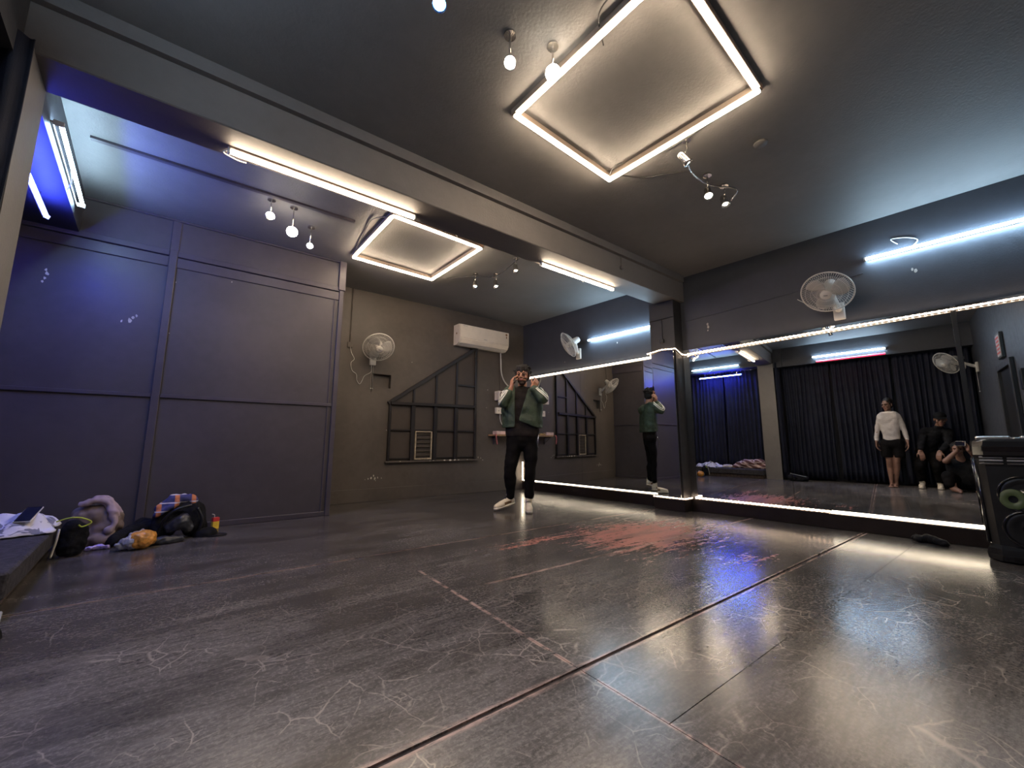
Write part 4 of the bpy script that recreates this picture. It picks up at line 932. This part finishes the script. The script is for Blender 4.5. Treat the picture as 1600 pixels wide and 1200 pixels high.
def shoe(root, heel, toe, lift=0.0, w_=.043):
    heel, toe = Vector(heel), Vector(toe); d = (toe - heel); L = d.length; yaw = math.atan2(d.y, d.x); pitch = -math.atan2(d.z, math.hypot(d.x, d.y))
    mt = Matrix.Translation(heel) @ Matrix.Rotation(yaw, 4, 'Z') @ Matrix.Rotation(pitch, 4, 'Y')
    b = BM(); chain(b, [((.02, 0, .055), w_ * .85), ((.10, 0, .062), w_ * .86), ((.20, .0, .040), w_), ((.255, 0, .035), w_ * .78)]); capsule(b, (.035, 0, .07), .040, (.045, 0, .125), .042)
    o = blob('shoe_upper', b, ['shoe', 'tanpatch'], root, .007, 2, paintf=lambda c, n: 1 if (.05 < c.x < .16 and .03 < c.z < .065 and abs(n.y) > .6) else 0, flat=.020); o.matrix_local = mt
    b = BM(); pts = []
    for i in range(28):
        a = 2 * PI * i / 28; cx = .135 + .155 * math.cos(a); wid = .040 + .012 * max(0, math.cos(a)); pts.append((cx, wid * (1 if math.sin(a) > 0 else -1) * abs(math.sin(a)) ** .6))
    prism(b, pts, 0, .034); bmesh.ops.bevel(b, geom=[e for e in b.edges if abs(e.verts[0].co.z - e.verts[1].co.z) < .001], offset=.006, segments=2, affect='EDGES')
    o = mesh_obj('shoe_sole', b, 'sole', root, True); o.matrix_local = mt
    b = BM()
    for k in range(5):
        x = .085 + k * .022; z = .108 - k * .0125; tube(b, [(x, -.026, z - .014), (x + .004, 0, z + .002), (x, .026, z - .014)], .003, 6, 4)
    o = mesh_obj('laces', b, 'pants', root, True); o.matrix_local = mt
def hpose(loc, yaw=0, pitch=0, roll=0, sc=1):
    return Matrix.Translation(loc) @ Matrix.Rotation(yaw, 4, 'Z') @ Matrix.Rotation(roll, 4, 'Y') @ Matrix.Rotation(pitch, 4, 'X') @ Matrix.Scale(sc, 4)

# the dancer
D = empty('person', 'dancer in a green striped track jacket, hands raised to his head', 'person', (3.41, 3.575, 0), (0, 0, math.radians(-43.8)), 'people in the studio')
H = hpose((.004, -.035, 1.612), -.18, .03, .04, 1.06)
b = BM(); head_geo(b, H); chain(b, [((.005, .0, 1.55), .052), ((.0, .025, 1.44), .058), ((0, .03, 1.36), .07)])
LE, LW = V(-.225, -.13, 1.255), V(-.130, -.150, 1.455); RE, RWr = V(.245, -.17, 1.315), V(.122, -.135, 1.450)
chain(b, [(LE, .045), (LE.lerp(LW, .5), .038), (LW, .026)]); chain(b, [(RE, .045), (RE.lerp(RWr, .5), .038), (RWr, .027)])
hand_geo(b, LW + V(.0, 0, .012), (.14, .10, 1), (.9, .5, -.1), .42, -1, L=.075); hand_geo(b, RWr + V(.004, 0, .006), (.55, .10, .8), (-.35, .9, .3), .60, 1, L=.07)
def dpaint(c, n):
    q_ = H.inverted() @ c
    if abs(q_.x) < .075 and -.11 < q_.z < -.035 and q_.y < -.005 and not (abs(q_.x) < .020 and q_.z > -.064):
        if q_.z < -.062 or abs(q_.x) > .050 or (q_.z > -.044 and q_.y < -.06): return 1
    return 0
blob('body', b, ['skin', 'beard'], D, .0052, 2, paintf=dpaint)
face_parts(D, H); hair_geo(D, H, shag=2.2, seed=3)
# t-shirt
b = BM()
torso(b, ((.90, .085, .125), (1.05, .085, .118), (1.20, .10, .118), (1.32, .11, .112), (1.39, .10, .085)), 0)
chain(b, [((-.10, 0, 1.40), .075), ((.10, 0, 1.40), .075)]); capsule(b, (0, .01, 1.38), .085, (0, .005, 1.455), .064)
blob('t_shirt', b, 'tee', D, .011, 4, .010, 7, cut=lambda c: c.z < .855, thick=.004)
# trousers
b = BM(); torso(b, ((.80, .075, .108), (.86, .078, .118), (.95, .078, .115)), 0)
chain(b, [((-.090, 0, .82), .105), ((-.125, -.02, .62), .090), ((-.150, -.03, .46), .076), ((-.145, -.01, .30), .068), ((-.142, .015, .20), .056), ((-.142, .02, .16), .050)])
chain(b, [((.088, 0, .82), .100), ((.098, -.03, .62), .082), ((.092, -.04, .46), .068), ((.082, -.02, .28), .062), ((.078, -.01, .18), .056), ((.076, -.01, .14), .050)])
blob('trousers', b, 'pants', D, .011, 3, .012, 7, cut=lambda c: c.z > 1.0)
b = BM(); tube(b, [(.195, -.095, .90), (.19, -.125, .84), (.185, -.13, .76)], .004, 6, 5); tube(b, [(.19, -.11, .88), (.182, -.13, .81), (.187, -.125, .72)], .004, 6, 5)
mesh_obj('side_chain', b, 'chrome', D, True)
# jacket
SL, SR = V(-.165, .0, 1.405), V(.175, .0, 1.405)
def jacket():
    b = BM()
    torso(b, ((.94, .10, .155), (1.02, .10, .155), (1.12, .10, .150), (1.22, .115, .145), (1.32, .125, .135), (1.39, .13, .105)), .01)
    chain(b, [((-.13, .01, 1.40), .085), ((.13, .01, 1.40), .085)]); capsule(b, (-.03, .02, 1.42), .085, (.03, .02, 1.42), .085); chain(b, [((0, .03, 1.40), .085), ((0, .05, 1.46), .066)]); chain(b, [((-.14, .06, 1.40), .075), ((.10, .07, 1.40), .075)]); capsule(b, (-.09, .10, 1.36), .085, (.06, .10, 1.36), .085)
    chain(b, [(SL, .085), (SL.lerp(LE, .5), .068), (LE, .060), (LE.lerp(LW, .45), .052), (LE.lerp(LW, .72), .042)])
    chain(b, [(SR, .085), (SR.lerp(RE, .5), .074), (RE, .068), (RE.lerp(RWr, .45), .058), (RE.lerp(RWr, .86), .045)])
    def cut(c):
        if c.z < .965: return True
        if c.z > 1.455 and abs(c.x) < .09: return True
        if c.y < -.02 and abs(c.x) < .155:
            if c.z > 1.44 and abs(c.x) < .07: return True
            xr_ = -.055 + (c.z - 1.04) * .30
            if -.082 < c.x < max(-.055, xr_): return True
            if c.z < 1.055 - max(0, c.x + .055) * .40 and c.x > -.082: return True
        return False
    return blob('track_jacket', b, 'green', D, .0095, 3, .011, 8, cut=cut, thick=.004)
jk = jacket()
from mathutils.bvhtree import BVHTree
bt = BVHTree.FromPolygons([v.co.copy() for v in jk.data.vertices], [tuple(p_.vertices) for p_ in jk.data.polygons])
for S, E_, W_ in ((SL, LE, LW), (SR, RE, RWr)):
    sx_ = math.copysign(1, E_.x)
    for off in (-.20, .20):
        path = []; N_ = 30
        for i in range(N_ + 1):
            u = i / N_
            if u < .5: c = W_.lerp(E_, .24 + .76 * u * 2); ax = (E_ - W_).normalized()
            else: c = E_.lerp(S, (u - .5) * 1.7); ax = (S - E_).normalized()
            axs = ((E_ - W_).normalized() * (1 - u) + (S - E_).normalized() * u).normalized()
            out = V(sx_ * .75, -.70, -.15 + .5 * u); out = (out - axs * out.dot(axs)).normalized(); sd_ = axs.cross(out)
            dr = (out * math.cos(off) + sd_ * math.sin(off)).normalized()
            hit = bt.ray_cast(c + dr * .16, -dr, .2)
            if hit[0] is not None: path.append((hit[0] + hit[1] * .0025, hit[1], sd_))
        b = BM(); L_, R_ = [], []
        for i, (P_, n_, sd_) in enumerate(path):
            tg = (path[min(i + 1, len(path) - 1)][0] - path[max(i - 1, 0)][0]).normalized(); w3 = tg.cross(n_).normalized() * .0075
            L_.append(b.verts.new(P_ - w3)); R_.append(b.verts.new(P_ + w3))
        for i in range(len(path) - 1): b.faces.new((L_[i], R_[i], R_[i + 1], L_[i + 1]))
        o = mesh_obj('sleeve_stripe', b, 'stripe', D, True); sd = o.modifiers.new('t', 'SOLIDIFY'); sd.thickness = .005; sd.offset = 0
shoe(D, (-.105, .065, .055), (-.305, -.10, .012)); shoe(D, (.072, .03, .0), (.080, -.24, .0))

# the man in the white sweatshirt (behind the camera, seen in the mirror)
P2 = empty('person', 'man in an off-white sweatshirt and black shorts, reflected in the mirror', 'person', (-.45, .84, 0), (0, 0, math.radians(90)), 'people in the studio')
P2.scale = (.88, .95, 1.03)
H = hpose((.0, -.01, 1.475), .55, .12, 0, 1.0)
b = BM(); head_geo(b, H); chain(b, [((.0, .01, 1.42), .048), ((0, .02, 1.30), .056)])
for s, hx in ((-1, -.242), (1, .238)):
    a, c = V(s * .212, -.01, 1.0), V(hx, -.05, .80); chain(b, [(a, .036), (c, .026)]); hand_geo(b, c, (s * .02, -.12, -1), (-s, -.3, 0), .35, s)
for s, kx, fx_, fy_ in ((-1, -.035, .02, .05), (1, .075, .085, -.02)):
    chain(b, [((s * .075, 0, .70), .085), ((kx, -.01, .46), .054), ((kx + .01, .025, .34), .052), ((fx_, fy_ + .01, .10), .032), ((fx_, fy_ + .02, .045), .034)])
    chain(b, [((fx_, fy_ + .03, .035), .032), ((fx_ + .0, fy_ - .06, .035), .032), ((fx_ + .005, fy_ - .15, .018), .022)])
    for k in range(5): capsule(b, (fx_ - .028 + k * .015, fy_ - .14, .014), .010, (fx_ - .032 + k * .017, fy_ - .195 + abs(k - (1 if s > 0 else 3)) * .008, .011), .009, 8)
blob('body', b, 'skin2', P2, .0065, 2)
face_parts(P2, H); hair_geo(P2, H, shag=.3, seed=9, fringe=False)
b = BM()
torso(b, ((.80, .046, .094), (.95, .046, .094), (1.08, .066, .098), (1.22, .095, .098), (1.28, .09, .078)), 0)
capsule(b, (0, .01, 1.28), .08, (0, .005, 1.335), .062)
for s in (-1, 1): chain(b, [((s * .125, 0, 1.265), .066), ((s * .205, 0, 1.05), .047), ((s * .236, -.03, .88), .042), ((s * .238, -.04, .835), .034)])
def sp2(c, n):
    if c.z < .785 and abs(c.x) < .18: return 1
    if c.z < .858 and abs(c.x) > .17: return 1
    if c.z > 1.325 and abs(c.x) < .09: return 1
    return 0
blob('sweatshirt', b, ['sweat', 'sweatrib'], P2, .0075, 9, .010, 6, paintf=sp2, cut=lambda c: (c.z < .735) or c.z > 1.355, thick=.004)
b = BM(); capsule(b, (-.08, 0, .76), .12, (.08, 0, .76), .12); chain(b, [((-.085, 0, .74), .11), ((-.09, -.005, .56), .098)]); chain(b, [((.085, 0, .74), .11), ((.10, -.005, .56), .098)])
blob('shorts', b, 'pants', P2, .011, 3, .008, 7, cut=lambda c: c.z < .52)

# the photographer, low on the floor, holding the phone that takes the picture
P3 = empty('person', 'photographer crouching on the floor with bare arms, holding up a phone', 'person', (-.27, .0, 0), (0, 0, math.radians(90) - .1), 'people in the studio')
inv = (Matrix.Translation(P3.location) @ Matrix.Rotation(P3.rotation_euler.z, 4, 'Z')).inverted()
def L3(x, y, z): return inv @ V(x, y, z)
H = hpose((.03, -.02, .70), .1, .05, 0)
b = BM(); head_geo(b, H); chain(b, [((.02, .01, .62), .05), ((0, .05, .50), .06)])
camdir = V(f_.x, f_.y, f_.z); camr = V(r_.x, r_.y, r_.z); camc = V(0, 0, .80)
hl = camc - camdir * .045 - camr * .085 - V(0, 0, .050); hr = camc - camdir * .045 + camr * .085 - V(0, 0, .050)
hl, hr = inv @ hl, inv @ hr
for s, hw_ in ((1, hl), (-1, hr)):
    wr = V(hw_.x, hw_.y + .03, hw_.z - .05); sh_ = V(s * .17, .06, .50); el = V(s * .20 + .0, -.14, .50)
    chain(b, [(sh_, .055), (sh_.lerp(el, .5), .048), (el, .040), (el.lerp(wr, .4), .038), (wr, .026)]); hand_geo(b, wr, (0, .02, 1), (0, -.5, 0) if False else (-s * .6, -.2, 0), .35, -s, L=.06)
for s in (-1, 1):
    chain(b, [((s * .08, .10, .14), .10), ((s * .19, -.14, .26), .075), ((s * .16, -.22, .06), .045), ((s * .10, -.30, .035), .032), ((s * .10, -.38, .022), .022)])
blob('body', b, 'skin2', P3, .008, 2)
face_parts(P3, H, lips=True); hair_geo(P3, H, shag=.5, seed=11, fringe=False)
b = BM()
torso(b, ((.18, .08, .125), (.30, .07, .118), (.42, .09, .108)), .06)
chain(b, [((-.12, .06, .48), .062), ((.12, .06, .48), .062)]); blob('vest', b, 'blackcloth', P3, .010, 3, .008, 9)
b = BM(); capsule(b, (-.08, .10, .15), .128, (.08, .10, .15), .128)
for s in (-1, 1): chain(b, [((s * .08, .10, .15), .115), ((s * .19, -.14, .26), .092), ((s * .19, -.20, .13), .070)])
blob('trousers', b, 'pants', P3, .011, 3, .010, 8, flat=.004)
ph = empty('smartphone', 'phone held up level by the crouching photographer in the mirror', 'phone', (0, 0, 0)); ph.matrix_world = Matrix.Translation(camc - camdir * .018) @ Matrix(((r_.x, u_.x, -f_.x, 0), (r_.y, u_.y, -f_.y, 0), (r_.z, u_.z, -f_.z, 0), (0, 0, 0, 1)))
b = BM(); box(b, (-.080, -.040, -.004), (.080, .040, .004), .006, seg=2); mesh_obj('body', b, 'whiteplastic', ph)
b = BM(); box(b, (-.076, -.036, -.0052), (.076, .036, -.0042), .002); mesh_obj('screen', b, 'gloss', ph)
b = BM(); box(b, (-.074, .0, .004), (-.040, .034, .0065), .003); mesh_obj('camera_block', b, 'gloss', ph)

# the onlooker in black with a cap
P4 = empty('person', 'onlooker dressed all in black with a cap, bending behind the photographer', 'person', (-.60, .41, 0), (0, 0, math.radians(90)), 'people in the studio')
H = hpose((-.23, -.12, 1.22), -.1, .25, 0)
b = BM(); head_geo(b, H); chain(b, [((-.22, -.08, 1.16), .048), ((-.18, -.02, 1.05), .056)])
ARM4 = []
for s in (-1, 1):
    sh_ = V(-.15 + s * .15, -.02, 1.01); el = V(-.12 + s * .17, -.12, .80); wr = V(-.05 + s * .12, -.24, .66); ARM4.append((sh_, el, wr))
    chain(b, [(el, .036), (wr, .026)]); hand_geo(b, wr, (-s * .2, -.4, -.8), (0, .3, -1), .4, s)
blob('body', b, 'skin2', P4, .0075, 2); face_parts(P4, H)
b = BM(); ellipsoid(b, (0, .02, .052), (.086, .100, .078), seg=20); xf(b.verts, H); blob('cap', b, 'blackcloth', P4, .008, 2)
b = BM(); prism(b, [(.075 * math.cos(a), -.06 - .10 * math.sin(a)) for a in [PI * i / 12 for i in range(13)]], .052, .060); xf(b.verts, H @ Matrix.Rotation(.12, 4, 'X')); mesh_obj('cap_visor', b, 'black', P4)
b = BM(); chain(b, [((.0, .10, .68), .125), ((-.07, .04, .86), .125), ((-.15, -.01, 1.00), .105)]); chain(b, [((-.28, -.02, 1.01), .068), ((-.02, -.02, 1.02), .068)]); capsule(b, (-.17, -.02, 1.03), .07, (-.20, -.05, 1.09), .06)
for sh_, el, wr in ARM4: chain(b, [(sh_, .066), (el, .055), (el.lerp(wr, .8), .042)])
blob('hoodie', b, 'blackcloth', P4, .011, 3, .012, 8)
b = BM(); torso(b, ((.60, .06, .10), (.68, .06, .108)), .10)
for s in (-1, 1): chain(b, [((s * .07, .10, .62), .098), ((s * .11, -.08, .40), .080), ((s * .11, .02, .18), .062), ((s * .11, .03, .13), .052)])
blob('trousers', b, 'pants', P4, .011, 3, .012, 8)
for s in (-1, 1): shoe(P4, (s * .11, .07, 0), (s * .12, -.20, 0))
